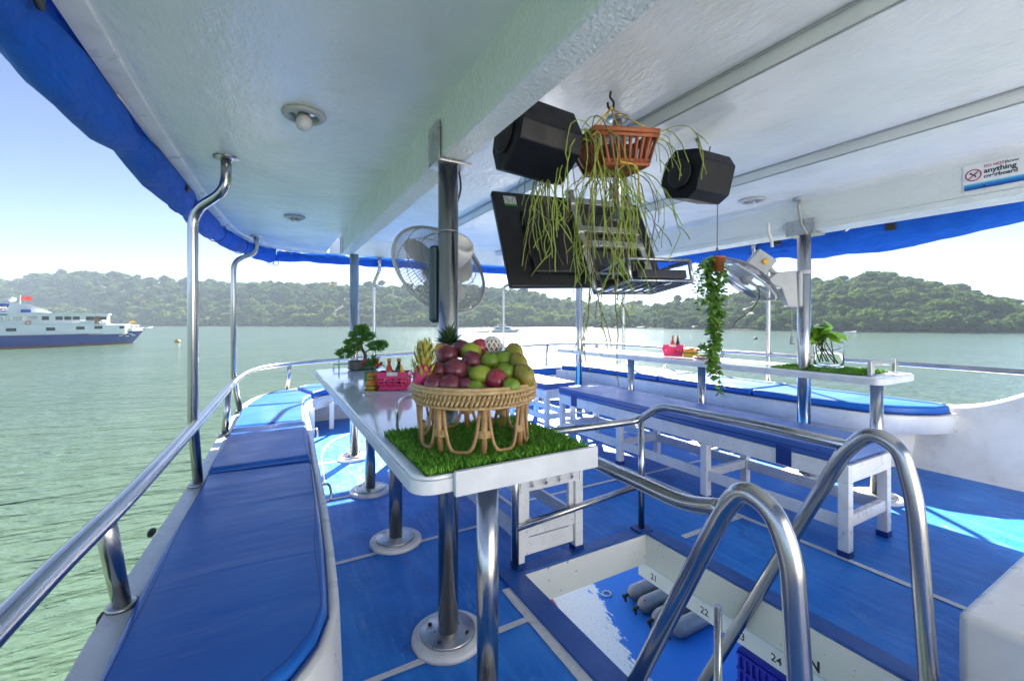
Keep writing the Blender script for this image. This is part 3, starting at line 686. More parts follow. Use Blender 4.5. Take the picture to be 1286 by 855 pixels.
b = MB(); b.bx(.640, .650, 4.76, 4.87, 2.16, 2.34); b.build('saddle_bracket', steelb, t)
t = pole(4.37, 2.18, 2.285, .055, 'thick steel pole rising through the right table beside the glass vase', pr=.14)
b = MB(); b.bx(4.300, 4.312, 2.06, 2.31, 2.262, 2.40); b.bx(4.30, 4.50, 2.06, 2.31, 2.258, 2.268); b.box((4.297, 2.25, 2.37), (.008, .03, .03)); b.build('saddle_bracket', steelb, t, bevel=.003)
b = MB(); b.tube([(4.32, 2.19, 2.60), (4.29, 2.19, 2.52), (4.287, 2.16, 2.35), (4.30, 2.12, 2.26)], .012, 8); b.lathe([(.035, 0), (.03, -.02), (0, -.02)], (4.29, 2.2, 2.60), 12); b.build('cable', greyp, t)
b = MB()
for k in range(3): b.tube([(4.37+.058*math.cos(a), 2.18+.058*math.sin(a), 1.90+.012*k) for a in np.linspace(0, 2*PI, 16)[:-1]], .005, 5, closed=True)
b.build('cable_tie', cordw, t)
pole(4.36, 5.55, 2.285, .05, 'steel pole at the far end of the right table, seen below the television', pr=.14)
def stanchion(x, y, zb, top, label, r=.021, foot=None):
    t = thing('stanchion', label, 'stanchion', (x, y, zb), 'bent tubes from the rail to the roof')
    fx, fy = foot or (x, y); tx, ty, tz = top
    b = MB(); b.tube([(fx, fy, zb)]+fillet([(x, y, .88), (x, y, tz-.30), (x+(tx-x)*1.0, y+(ty-y)*1.0, tz-.19), (tx, ty, tz-.01)], .10)[0:], r, 14); b.build('tube', steel, t)
    b = MB(); b.lathe([(r*2.3, .0), (r*2.3, -.008), (r*1.1, -.012)], (tx, ty, tz), 18); b.build('flange', steelb, t)
    b = MB(); b.lathe([(r*2.0, 0), (r*1.9, .012), (r, .02)], (fx, fy, zb), 16); b.build('foot', steelb, t)
stanchion(-.40, 3.13, .432, (-.225, 2.98, 2.40), 'bent roof stanchion on the left rail nearest the viewer', .028, foot=(-.395, 3.30))
stanchion(-.345, 5.45, .435, (-.14, 5.55, 2.40), 'bent roof stanchion on the left rail at the bow corner', .027, foot=(-.30, 5.72))
stanchion(1.43, 7.0, .47, (1.36, 6.30, 2.38), 'bent roof stanchion at the bow behind the bonsai pole', .027)
stanchion(3.82, 7.13, .50, (3.78, 6.30, 2.40), 'thin bow stanchion right of the fan', .027)
stanchion(5.95, 6.2, .57, (5.35, 5.75, 2.48), 'thin stanchion on the far right rail under the television', .030)
stanchion(5.95, 3.42, .585, (5.5, 3.35, 2.49), 'bent stanchion on the right rail behind the wall fan', .030)
# perimeter rail
rail = thing('guard_rail', 'round steel guard rail running along both sides and round the bow', 'railing', (2.5, 3, .4))
RP = [(-.49,-2.5,.85),(-.485,0,.85),(-.467,1.237,.85),(-.425,1.95,.85),(-.385,3.0,.85),(-.345,4.3,.85),(-.295,5.4,.85),(-.20,6.1,.853),(-.06,6.48,.856),(.242,6.8,.858),(.84,7.0,.87),(1.8,7.1,.91),(2.83,7.13,.945),(3.9,7.2,.97),(4.75,7.28,.99),(5.35,7.18,.995),(5.8,6.85,.998),(5.95,6.3,1.0),(5.95,4.8,1.0),(5.95,3.2,1.0),(5.95,1.2,.99),(5.95,-2.5,.98)]
b = MB(); b.tube(spl(RP, 8), .029, 16); b.build('top_tube', steel, rail)
for (x, y, zt, fx, fy, fz) in ((-.437,1.74,.85,-.464,2.03,.43),(-.325,4.62,.85,-.36,4.62,.435),(.235,6.8,.858,.20,6.98,.44),(4.9,7.26,.99,4.88,7.3,.54),(5.93,6.95,.99,5.9,7.0,.55),(5.95,5.1,1.0,5.97,5.25,.57),(5.95,4.1,1.0,5.97,4.25,.57),(2.2,7.12,.925,2.2,7.25,.48)):
    b = MB(); b.tube([(x, y, zt-.012), (fx, fy, fz)], .027, 14); p = b.build('post', steel, rail)
    b = MB(); b.lathe([(.05, 0), (.046, .012), (.029, .016)], (fx, fy, fz), 14); b.build('foot', steelb, p)
b = MB(); b.tube([(2.95,7.12,.93),(2.95,7.10,.86),(3.2,7.05,.84),(3.75,7.12,.88)], .022, 8); b.tube([(3.55,7.16,.96),(3.55,7.12,.86)], .025, 8); b.build('light_bracket', steelb, rail)

# ================================================================ left side bench and cushions
sb = thing('side_bench', 'white built-in bench base along the left side and bow', 'bench', (.1, 3, 0))
EDGE = [(-.40,1.17),(-.22,1.185),(-.06,1.235),(.06,1.315),(.14,1.42),(.19,1.55),(.222,1.74),(.265,2.45),(.30,3.45),(.335,4.4),(.36,5.2),(.385,5.75),(.44,6.05),(.60,6.32),(.95,6.48),(2.0,6.56),(3.5,6.60),(4.6,6.58)]
def inside_edge(P, d): return offset_poly(P, d)
es = [(p.x, p.y) for p in spl([(x, y, 0) for x, y in EDGE], 6)]
# solid box face on the left run, open frame with legs at the bow corner
i1 = max(i for i, p in enumerate(es) if p[1] < 5.55)
b = MB(); vs = []
for x, y in es[:i1+1]: vs += [(x, y, .44), (x+.004, y, .40), (x+.02, y, .0)]
b.add(vs, [(i*3+k, i*3+k+1, (i+1)*3+k+1, (i+1)*3+k) for i in range(i1) for k in range(2)], True)
b.build('front_panel', white, sb)
b = MB(); vs = []; eo = offset_poly(es, .0); ei = offset_poly(es, -.05)
for (x, y), (x2, y2) in zip(es, ei): vs += [(x, y, .41), (x, y, .445), (x2, y2, .445), (x2, y2, .41)]
m = len(es); b.add(vs, [(i*4+k, i*4+(k+1) % 4, (i+1)*4+(k+1) % 4, (i+1)*4+k) for i in range(m-1) for k in range(4)], True); b.build('rim_strip', white, sb)
b = MB(); vs = []
for x, y in es[i1:]: vs += [(x, y, .41), (x+.003, y, .29)]
b.add(vs, [(i*2, i*2+1, i*2+3, i*2+2) for i in range(len(es)-i1-1)], True); b.build('apron', white, sb)
b = MB()
inr = [(p.x, p.y) for p in inn if p.x < 4.7]
b.prism(ei[:-1] + inr[::-1] if False else [(x, y) for x, y in ei] + [(x, y) for x, y in [(4.6,7.3),(2.5,7.25),(1.2,7.2),(.45,7.1),(.08,6.9),(-.1,6.5),(-.2,6.0),(-.27,4.8),(-.34,3.3),(-.39,2.1),(-.41,1.3)]], .36, .425)
b.build('seat_board', white, sb)
for x, y in ((.45,5.95),(.72,6.30),(1.5,6.45),(2.4,6.5),(3.4,6.52),(4.3,6.52)):
    b = MB(); b.bx(x-.03, x+.03, y-.03, y+.03, .0, .36); b.build('leg', white, sb, bevel=.005)
b = MB(); b.bx(.36, 4.6, 6.86, 6.9, .0, .36); b.build('back_board', white, sb)
for x, y, z in ((.285,2.95,.39),(.345,4.5,.40)):
    b = MB(); b.tube(spl([(x-.02,y,z+.03),(x+.03,y-.01,z+.035),(x+.045,y-.04,z),(x+.04,y-.06,z-.05)], 5), .008, 6); b.build('rope_hook', steelb, sb)
def cushion(poly, z0, z1, label, bev=.028, seat=vinyl):
    b = MB(); t = thing('seat_cushion', label, 'cushion', (sum(p[0] for p in poly)/len(poly), sum(p[1] for p in poly)/len(poly), z0))
    b.prism(poly, z0, z1); b.build('padding', seat, t, bevel=bev, seg=4)
    m = len(poly); c = Vector((t.location.x, t.location.y, 0)); b = MB()
    pp = []
    for i in range(m):
        a, q = Vector((*poly[i], 0)), Vector((*poly[(i+1) % m], 0))
        for k in range(4): pp.append(a.lerp(q, k/4))
    b.tube([Vector((p.x, p.y, z0+.012))+(p-c).normalized()*.004 for p in pp], .005, 5, closed=True); b.build('piping', vinyld, t)
    ins = offset_poly([(p.x, p.y) for p in pp]+[(pp[0].x, pp[0].y)], 0); b = MB()
    b.tube([Vector((p.x, p.y, z1-.0012))-(Vector((p.x-c.x, p.y-c.y, 0)).normalized()*min(.034, (p-c).length*.2)) for p in pp], .0026, 5, closed=True); b.build('stitched_seam', vinyld, t)
    return t
def lx(y):   # outer edge of the left cushions
    tab = [(0,-.40),(1.5,-.405),(2,-.405),(3.36,-.35),(4.6,-.30),(5.3,-.285),(6.0,-.25)]
    return lerp(y, tab)[0]
def rx_(y): return lerp(y, [(1.0,.02),(1.2,.115),(1.35,.165),(1.6,.188),(2.36,.228),(3.28,.255),(4.4,.295),(5.5,.34),(6.0,.38)])[0]
def cpoly(y0, y1, n=8):
    ysl = [y0+(y1-y0)*i/n for i in range(n+1)]
    return [(rx_(y)-.012, y) for y in ysl] + [(lx(y), y) for y in ysl[::-1]]
p0 = [(-.40, 1.20), (-.20, 1.215), (-.06, 1.262), (.05, 1.342), (.122, 1.44), (.165, 1.56)] + [(rx_(y)-.012, y) for y in (1.72,2.0,2.4,2.9,3.25)] + [(lx(y), y) for y in (3.30,2.9,2.4,2.0,1.5)]
cushion(p0, .448, .495, 'long blue vinyl cushion on the left bench nearest the viewer, with a rounded end')
cushion(cpoly(3.315, 4.56), .448, .515, 'middle blue vinyl cushion on the left bench, its thick dark end showing')
cushion(cpoly(4.575, 5.6), .448, .512, 'far blue vinyl cushion on the left bench, partly in sun')
cushion([(.34,5.61),(.37,5.85),(.46,6.12),(.30,6.75),(.06,6.70),(-.10,6.4),(-.20,5.95),(-.24,5.61)], .448, .513, 'sunlit blue corner cushion where the left bench turns to the bow')
cushion([(.47,6.14),(.62,6.34),(.95,6.5),(1.6,6.56),(1.6,7.12),(.9,7.05),(.45,6.95),(.32,6.76)], .448, .535, 'raised blue bow cushion beyond the end of the fruit table')
cushion([(1.62,6.56),(3.2,6.62),(3.2,7.16),(1.62,7.12)], .448, .545, 'middle bow cushion behind the fruit tray')
cushion([(3.22,6.62),(4.55,6.60),(4.9,6.5),(5.3,7.0),(4.9,7.16),(3.22,7.16)], .46, .60, 'far right bow cushion with a bright sunlit top')
# right side bench
rb = thing('side_bench', 'white built-in bench base along the right side with a rounded end', 'bench', (5.2, 3.5, 0))
REDGE = [(5.82,1.52),(5.66,1.50),(5.45,1.54),(5.22,1.68),(5.02,1.95),(4.95,2.4),(4.93,3.4),(4.91,4.6),(4.88,5.6),(4.80,6.15),(4.62,6.56)]
re_ = [(p.x, p.y) for p in spl([(x, y, 0) for x, y in REDGE], 6)]
b = MB(); vs = []
ri = offset_poly(re_, .09)
for (x, y), (x2, y2) in zip(re_, ri): vs += [(x2, y2, .565), (x, y, .565), (x, y, .545), (x+.004, y, .40), (x2, y2, .385)]
b.add(vs, [(i*5+k, (i+1)*5+k, (i+1)*5+k+1, i*5+k+1) for i in range(len(re_)-1) for k in range(4)], True); b.build('apron', white, rb)
b = MB(); vs = []
for x, y in offset_poly(re_, .30): vs += [(x, y, .40), (x, y, 0)]
b.add(vs, [(i*2, i*2+2, i*2+3, i*2+1) for i in range(len(re_)-1)], True); b.build('front_panel', white, rb)
b = MB(); b.prism(offset_poly(re_, .05) + [(5.2,6.9),(5.75,6.5),(5.80,4),(5.80,1.6)], .50, .56); b.build('seat_board', white, rb)
for y in (2.6,3.5,4.4,5.3):
    b = MB(); b.bx(5.0, 5.06, y-.03, y+.03, 0, .42); b.build('leg', white, rb, bevel=.004)
b = MB(); b.lathe([(.012,0),(.012,-.006),(0,-.008)], (5.05, 1.9, .47), 10, Matrix.Rotation(R(90), 3, 'X')); b.build('drain_plug', rubber, rb)
cushion([(5.74,1.58),(5.66,1.53),(5.46,1.56),(5.24,1.70),(5.05,1.96),(4.98,2.4),(4.965,3.05),(5.80,3.05),(5.80,1.7)], .568, .652, 'blue vinyl cushion on the right bench nearest the viewer, with a rounded end')
cushion([(4.96,3.07),(4.945,4.45),(5.80,4.45),(5.80,3.07)], .568, .655, 'middle sunlit blue cushion on the right bench behind the table')
cushion([(4.945,4.47),(4.91,5.6),(4.84,6.1),(5.78,6.1),(5.80,4.47)], .568, .655, 'far sunlit blue cushion on the right bench before the bow')
cushion([(4.83,6.12),(4.68,6.48),(5.32,6.98),(5.7,6.5),(5.77,6.12)], .568, .652, 'blue corner cushion where the right bench meets the bow')
for y0, y1 in ((3.06, .25), (4.46, .25)):
    pass

# ================================================================ bar tables
def table_leg(x, y, z, parent, r=.043, pr=.125, base=True):
    b = MB(); b.tube([(x, y, .041 if base else 0), (x, y, z)], r, 20); o = b.build('leg', steel, parent)
    if base:
        b1 = MB(); b2 = MB(); base_plate(b1, b2, x, y, pr); b1.build('base_pad', padm, o); b2.build('base_plate', steelb, o)
def rrect(x0, x1, y0, y1, r, n=5):
    out = []
    for cx, cy_, a0 in ((x1-r, y1-r, 0), (x0+r, y1-r, 90), (x0+r, y0+r, 180), (x1-r, y0+r, 270)):
        for k in range(n+1): a = R(a0+90*k/n); out.append((cx+r*math.cos(a), cy_+r*math.sin(a)))
    return out
tb = thing('bar_table', 'long narrow bar table with glossy grey top carrying the fruit tray', 'table', (.69, 2.8, 0))
b = MB(); b.prism(rrect(.362, 1.0, 1.20, 4.45, .07), .955, 1.0); b.build('tabletop', tabm, tb, bevel=.008, seg=3)
b = MB(); b.prism(rrect(.354, 1.008, 1.192, 4.458, .07), .948, .990); b.build('edge_band', tabedge, tb, bevel=.004)
b = MB(); b.bx(.47, 1.006, 1.172, 1.190, .938, 1.012); b.build('end_board', tabedge, tb, bevel=.003)
table_leg(.719, 2.849, .95, tb); table_leg(.742, 3.799, .95, tb); table_leg(.66, 1.35, .95, tb, .038, base=True)
b = MB(); b.tube(fillet([(.46,1.79,1.0),(.455,1.79,1.105),(.50,1.90,1.11),(.64,1.99,1.105),(.66,2.0,1.0)], .03), .006, 8); b.build('cup_rail', steel, tb)
b = MB(); b.tube([(.57,4.40,1.0),(.57,4.40,1.09)], .006, 8); b.tube([(.52,4.38,1.0),(.52,4.38,1.045),(.80,4.43,1.045),(.80,4.43,1.0)], .006, 8); b.build('end_rail', steel, tb)
t2 = thing('bar_table', 'long white bar table on steel posts at the right, with the glass vase', 'table', (4.7, 3.7, 0))
b = MB(); b.prism(rrect(4.24, 4.90, 1.55, 6.0, .06), .955, 1.0); b.build('tabletop', mat('white_table_top', (.82,.82,.82), .12, spec=.8, col2=(.74,.74,.75), nscale=3), t2, bevel=.008, seg=3)
b = MB(); b.prism(rrect(4.232, 4.908, 1.542, 6.008, .06), .938, .990); b.build('edge_band', tabedge, t2, bevel=.004)
for y, base in ((1.62, True), (3.27, True), (4.39, True)): table_leg(4.355, y, .94, t2, .044, .135)
b = MB()
for x in (4.36, 4.82): b.box((x, 1.66, 1.062), (.065, .03, .122))
b.bx(4.36, 4.82, 1.650, 1.670, 1.085, 1.122); b.build('fiddle_rail', steel, t2, bevel=.004)

# ================================================================ long benches
def bench(x0, x1, y0, y1, label, cush_label, legs, straps=(), panel=False, zt=.57):
    t = thing('bench', label, 'bench', ((x0+x1)/2, (y0+y1)/2, 0)); w = .06
    for y in legs:
        for x in (x0+w/2, x1-w/2):
            b = MB(); b.bx(x-w/2, x+w/2, y-w/2, y+w/2, .035, zt-.11); o = b.build('leg', whitep, t, bevel=.004)
            b = MB(); b.bx(x-w/2-.003, x+w/2+.003, y-w/2-.003, y+w/2+.003, .001, .04); b.build('foot_cap', vinyld, o)
    for x in (x0+.014, x1-.014):
        b = MB(); b.bx(x-.014, x+.014, y0, y1, zt-.11, zt); b.build('apron', whitep, t, bevel=.004)
        b = MB(); b.bx(x-.012+(.016 if x < (x0+x1)/2 else -.016), x+.012+(.016 if x < (x0+x1)/2 else -.016), legs[0]+.03, legs[-1]-.03, .165, .245); b.build('lower_rail', whitep, t, bevel=.003)
    for y in (y0, y1):
        b = MB(); s_ = .014 if y == y0 else -.014
        b.bx(x0+.03, x1-.03, y+s_-.014, y+s_+.014, zt-.11, zt-.002); b.build('end_apron', whitep, t, bevel=.004)
    for y in legs:
        b = MB(); b.bx(x0+w, x1-w, y-.02, y+.02, .18, .25); b.build('stretcher', whitep, t, bevel=.003)
    if panel:
        b = MB(); b.bx(x0+.065, x1-.065, y0+.015, y0+.045, .07, .17); b.bx(x0+.062, x0+.10, y0+.016, y0+.044, .17, .455); b.bx(x1-.10, x1-.062, y0+.016, y0+.044, .17, .455); b.build('end_panel', whitep, t, bevel=.003)
        for k in range(4):
            x = x0+.10+k*(x1-x0-.2)/3
            b = MB(); b.tube([(x, y0, zt-.035), (x, y0-.018, zt-.04), (x, y0-.022, zt-.07), (x, y0-.012, zt-.08)], .006, 6); b.build('hook', steelb, t)
    for y in straps:
        b = MB(); b.bx(x0-.006, x0-.001, y-.05, y+.05, zt-.10, zt+.03); b.build('strap', vinyld, t)
    c = thing('seat_cushion', cush_label, 'cushion', ((x0+x1)/2, (y0+y1)/2, zt))
    b = MB(); b.bx(x0-.005, x1+.005, y0+.02, y1, zt+.002, zt+.085); b.build('padding', benchv, c, bevel=.014, seg=3)
    b = MB()
    for x in (x0-.006, x1+.006): b.tube([(x, y0+.03, zt+.042), (x, y1-.01, zt+.042)], .005, 6)
    b.build('piping', vinyld, c)
    return t
bench(3.07, 3.66, 1.28, 4.30, 'long white wooden bench with open frame in front of the right table', 'long blue vinyl cushion on the bench before the right table', (1.31, 2.29, 3.28, 4.27), straps=(1.66, 4.0))
bench(1.24, 1.73, 2.16, 4.75, 'white wooden bench with a hooked end panel under the fruit table side', 'blue vinyl cushion on the bench beside the fruit table', (2.19, 3.4, 4.7), straps=(3.0,), panel=True, zt=.56)
bench(3.10, 3.58, 4.62, 5.6, 'short white bench behind the long open bench, near the bow', 'sunlit blue cushion on the short bench near the bow', (4.65, 5.57), straps=(5.0,), zt=.56)
# ================================================================ stair rails round the hatch
gr = thing('hatch_guard_rail', 'steel guard rail with two posts on the far side of the hatch', 'railing', (1.75, 2.16, 0))
b = MB(); b.tube([(1.235, 2.16, .03), (1.235, 2.16, .82)], .021, 14); b.build('post', steel, gr)
b = MB(); b.tube([(2.235, 2.155, .03), (2.235, 2.155, .79)], .021, 14); b.build('post', steel, gr)
b = MB(); b.bx(2.18, 2.29, 2.10, 2.21, .016, .028); b.build('foot_plate', mat('blue_foot_paint', (.010,.06,.28), .35), gr, bevel=.003)
b = MB(); b.tube(fillet([(1.235, 2.16, .785), (2.205, 2.155, .77), (2.225, 1.98, .90), (2.22, 1.3, .912), (2.22, .90, .905)], .08), .024, 16); b.build('top_tube', steel, gr)
b = MB(); b.tube([(1.235, 2.16, .255), (2.235, 2.155, .325)], .021, 14); b.build('middle_tube', steel, gr)
def stair_rail(x, pts, label, r=.031):
    t = thing('stair_handrail', label, 'handrail', (x, 1.2, -1.85))
    b = MB(); b.tube(fillet(pts, .11, 9), r, 18); b.build('bent_tube', steel, t); return t
t = stair_rail(1.25, [(1.25, 2.10, -1.85), (1.25, .855, .865), (1.25, .790, .948), (1.25, .705, .915), (1.25, .655, .80), (1.25, .60, -.05), (1.25, .585, -.4)], 'bent steel stair handrail nearest the fruit table, joined to a side tube')
b = MB(); b.tube(spl([(1.25, 2.10, .80), (1.25, 1.6, .828), (1.25, 1.25, .826), (1.25, 1.02, .825), (1.25, .87, .860)], 6), .027, 16); b.build('side_tube', steel, t)
stair_rail(2.22, [(2.22, 2.2, -1.85), (2.22, .940, .88), (2.22, .845, .985), (2.22, .748, .94), (2.22, .702, .74), (2.22, .654, -.05), (2.22, .632, -.4)], 'bent steel stair handrail on the right side of the hatch')
b = MB(); b.tube([(2.02, 1.42, -1.85), (2.02, 1.42, -.02)], .02, 12); tag(b.build('ladder_post', steel), 'thin upright steel post standing in the hatch opening', 'post')

# ================================================================ lower deck items
rk = thing('tank_rack', 'white numbered rack board on the lower deck seen through the hatch', 'rack', (3.3, 2.0, -1.85))
b = MB(); b.bx(3.02, 3.05, .4, 2.95, -.925, -.79); b.build('front_board', white, rk, bevel=.004)
b = MB(); b.bx(3.05, 3.5, .4, 2.93, -.83, -.80); b.build('shelf', white, rk)
for k, (y, s_) in enumerate(((2.80, '21'), (2.28, '22'), (1.98, '23'), (1.72, '24'), (1.45, '25'))):
    text_mesh(s_, .075, Matrix.Translation((3.0192, y, -.885)) @ TXT_W, ink, 'number', rk, bold=.001)
cr = thing('plastic_crate', 'deep blue plastic crate under the numbered rack', 'crate', (3.3, 1.6, -1.85))
b = MB(); b.bx(3.07, 3.45, 1.25, 2.0, -1.85, -1.0); b.build('body', crateb, cr, bevel=.01)
b = MB()
for k in range(16): b.box((3.062, 1.27+k*.047, -1.42), (.014, .018, .8))
for k in range(8): b.box((3.060, 1.625, -1.80+k*.11), (.014, .74, .018))
b.build('lattice', crateb, cr)
for k, y in enumerate((3.74, 3.52, 3.29, 3.07)):
    x0 = (3.66, 3.60, 3.58, 3.62)[k]
    t = thing('dive_tank', ('grey dive tank lying at the far end of the row on the lower deck', 'grey dive tank with a small red dot, second in the row', 'grey dive tank third in the row beside the handrail', 'grey dive tank nearest the viewer, half hidden by the rack')[k], 'dive tank', (x0, y, -1.84), 'dive tanks lying on the lower deck')
    Mx = Matrix.Rotation(R(90), 3, 'Y')
    b = MB(); b.lathe([(0,0),(.02,.0),(.03,.02),(.060,.045),(.080,.085),(.087,.13),(.087,.62),(.078,.66),(0,.67)], (x0, y, -1.760), 22, Mx); b.build('cylinder', tankm, t)
    b = MB(); b.tube([(x0+.01, y, -1.752), (x0-.05, y, -1.752)], .016, 10); b.tube([(x0-.035, y, -1.752), (x0-.035, y, -1.82)], .014, 10); b.ell((x0-.06, y, -1.752), .024, 10); b.build('valve', rubber, t)
    if k == 1: b = MB(); b.ell((x0+.07, y-.03, -1.675), (.014, .014, .008), 8); b.build('dot', redm, t)
b = MB(); b.tube([(3.55+.055*math.cos(a), 3.98+.05*math.sin(a), -1.838) for a in np.linspace(0, 2*PI, 16)[:-1]], .009, 6, closed=True)
tag(b.build('rope_loop', cordw), 'small loop of white rope on the lower deck by the tanks', 'rope')
b = MB(); b.tube(spl([(2.72, 4.7, -1.79), (2.82, 4.2, -1.79), (2.80, 4.0, -1.79), (2.70, 3.86, -1.79)], 6), .04, 10)
tag(b.build('red_hose', redm), 'thick red hose on the lower deck at the left edge of the hatch view', 'hose')

# ================================================================ turf mats, fruit stand, fruit
def turf(x0, x1, y0, y1, z, n, label, h=.019, clip=None):
    t = thing('turf_mat', label, 'turf mat', ((x0+x1)/2, (y0+y1)/2, z))
    b = MB(); b.bx(x0, x1, y0, y1, z+.001, z+.006); b.build('backing', turfb, t)
    b = MB(); rr = random.Random(5)
    for k in range(n):
        x, y = rr.uniform(x0, x1), rr.uniform(y0, y1); a = rr.uniform(0, 2*PI); ln_ = h*rr.uniform(.6, 1.35); w = .0025
        dx, dy = math.cos(a)*w, math.sin(a)*w; bx_, by_ = rr.gauss(0, .45)*ln_, rr.gauss(0, .45)*ln_
        b.add([(x-dx, y-dy, z+.005), (x+dx, y+dy, z+.005), (x+dx*.7+bx_*.4, y+dy*.7+by_*.4, z+.005+ln_*.62), (x-dx*.7+bx_*.4, y-dy*.7+by_*.4, z+.005+ln_*.62), (x+bx_, y+by_, z+.005+ln_)], [(0,1,2,3), (3,2,4)])
    o = b.build('grass_blades', turfm, t); o['kind'] = 'stuff'
    return t
turf(.392, .985, 1.205, 1.73, 1.0, 12500, 'bright artificial grass mat under the rattan fruit tray')
turf(4.30, 4.80, 1.70, 2.45, 1.0, 5000, 'small artificial grass mat under the glass vase', h=.024)
FC = Vector((.655, 1.45, 0)); ZB, ZR = 1.018, 1.174; RT = .225
fs_ = thing('fruit_stand', 'round woven rattan fruit tray on bent cane legs', 'fruit stand', (FC.x, FC.y, ZB))
b = MB(); N = 88
for row, (za, zb_) in enumerate(((1.174, 1.198), (1.195, 1.218))):
    for k in range(N):
        a0 = 2*PI*(k+.5*row)/N; a1 = a0+2*PI*.9/N
        p = [FC+Vector((math.cos(a)*r_, math.sin(a)*r_, z)) for a, r_, z in ((a0, RT-.014, za), ((a0+a1)/2, RT-.001, (za+zb_)/2), (a1, RT-.006, zb_))]
        b.tube(p, [.0045, .0062, .0045], 6)
for z, r_, w in ((1.222, RT, .008), (1.232, RT-.004, .007), (1.171, RT-.014, .006), (1.196, RT-.012, .006)):
    b.tube([FC+Vector((math.cos(a)*r_, math.sin(a)*r_, z)) for a in np.linspace(0, 2*PI, 72)[:-1]], w, 8, closed=True)
b.build('woven_rim', rattanw, fs_)
b = MB(); b.lathe([(RT-.02, .004), (RT-.02, .0), (0, .0)], (FC.x, FC.y, 1.178), 40); b.build('tray_bottom', rattan, fs_)
b = MB(); b.lathe([(RT-.013, 1.172), (RT-.011, 1.226)], (FC.x, FC.y, 0), 48); o = b.build('rim_backing', rattan, fs_)
NL = 8; A0 = R(-105)
for k in range(NL):
    a = A0+2*PI*k/NL
    ct, st = math.cos(a), math.sin(a); r_ = RT-.035
    tt = Vector((-st, ct, 0))
    b = MB()
    for s_ in (0,): b.tube([FC+Vector((ct*(r_+.012), st*(r_+.012), ZR))+tt*s_*1.2, FC+Vector((ct*r_, st*r_, ZB+.004))+tt*s_], .0105, 10)
    o = b.build('leg', rattan, fs_)
    b = MB()
    for q in range(4): b.tube([FC+Vector((ct*r_, st*r_, 1.075+q*.006))+tt*math.cos(w)*.021+Vector((ct, st, 0))*math.sin(w)*.0115 for w in np.linspace(0, 2*PI, 14)[:-1]], .0034, 5, closed=True)
    b.build('binding', rattanw, o)
    a2 = a+2*PI/NL; pts = []
    for q in np.linspace(0, 1, 25):
        an = a+(a2-a)*(.09+.82*q); z = ZR-.004-(ZR-ZB-.012)*min(1, math.sin(PI*q)*1.0)**.55
        z = ZR-.006-(ZR-ZB-.014)*(1-abs(2*q-1)**4.5)
        pts.append(FC+Vector((math.cos(an)*(r_+.004), math.sin(an)*(r_+.004), z)))
    b = MB(); b.tube(pts, .0062, 8); b.build('hoop', rattan, fs_)
FR = [('P',.585,1.546,1.321,.0363),('P',.574,1.434,1.275,.0400),('P',.52,1.464,1.275,.029),('P',.476,1.379,1.24,.030),('P',.519,1.348,1.238,.0335),('P',.565,1.325,1.238,.0240),('P',.651,1.465,1.303,.0342),('P',.652,1.564,1.344,.0310),
      ('R',.715,1.535,1.347,.0316),('Y',.674,1.525,1.333,.0362),('G',.712,1.435,1.305,.0320),('G',.761,1.421,1.31,.0310),('G',.724,1.339,1.271,.0326),('Y',.64,1.36,1.262,.0375),('G',.592,1.307,1.229,.0279),('G',.698,1.248,1.238,.0265),
      ('M',.816,1.439,1.33,.0355),('M',.797,1.371,1.298,.0330),('M',.771,1.286,1.262,.0355),('R',.672,1.305,1.25,.0340)]
FR += [('P',.60,1.40,1.215,.035),('G',.66,1.40,1.215,.035),('P',.53,1.41,1.21,.034),('M',.75,1.36,1.21,.036),('G',.70,1.48,1.25,.036),('P',.58,1.50,1.235,.036),('P',.64,1.53,1.255,.036),('G',.76,1.46,1.245,.036),('P',.52,1.53,1.21,.036),('P',.60,1.60,1.21,.036),('P',.70,1.59,1.245,.036),('M',.80,1.51,1.22,.036),('G',.62,1.45,1.26,.034),('P',.64,1.33,1.21,.033),('G',.73,1.42,1.215,.034)]
FN = {'P': ('passion_fruit', plum, 'round dark purple passion fruit heaped in the rattan tray', 'purple passion fruit in the tray'),
      'R': ('red_plum', plumr, 'red-skinned plum among the heaped fruit in the rattan tray', 'red plums in the tray'),
      'G': ('green_mandarin', mandm, 'green mandarin heaped on the right half of the rattan tray', 'green mandarins in the tray'),
      'Y': ('green_mandarin', mandy, 'yellow-green mandarin in the middle of the heaped rattan tray', 'yellow-green mandarins in the tray'),
      'M': ('mango', mangom, 'small olive and orange mango at the right edge of the rattan tray', 'mangoes in the tray')}
for k, (ty, x, y, z, r_) in enumerate(FR):
    nm, mm, lb, gp = FN[ty]; r_ *= 1.13; rot = Matrix.Rotation(random.uniform(-.5, .5), 3, 'X') @ Matrix.Rotation(random.uniform(0, 6), 3, 'Z')
    rad = {'P': (r_, r_, r_*.98), 'R': (r_*.95, r_*.95, r_*1.05), 'G': (r_, r_, r_*.88), 'Y': (r_, r_, r_*.90), 'M': (r_*.88, r_*1.15, r_*.95)}[ty]
    if ty == 'M': rot = Matrix.Rotation(R(random.uniform(20, 60)), 3, 'X') @ Matrix.Rotation(random.uniform(-.4, .4), 3, 'Z')
    t = thing(nm, lb, 'fruit', (x, y, z-r_*.9), gp)
    b = MB(); b.ell((x, y, z), rad, 20, rot, .06, k*3.1); b.build('skin', mm, t)
    tp = Vector((x, y, z))+rot @ Vector((0, 0, rad[2]*.98))
    b = MB(); b.ell(tp, (.005, .005, .0025), 8, rot); b.build('stem_scar', woodd, t)
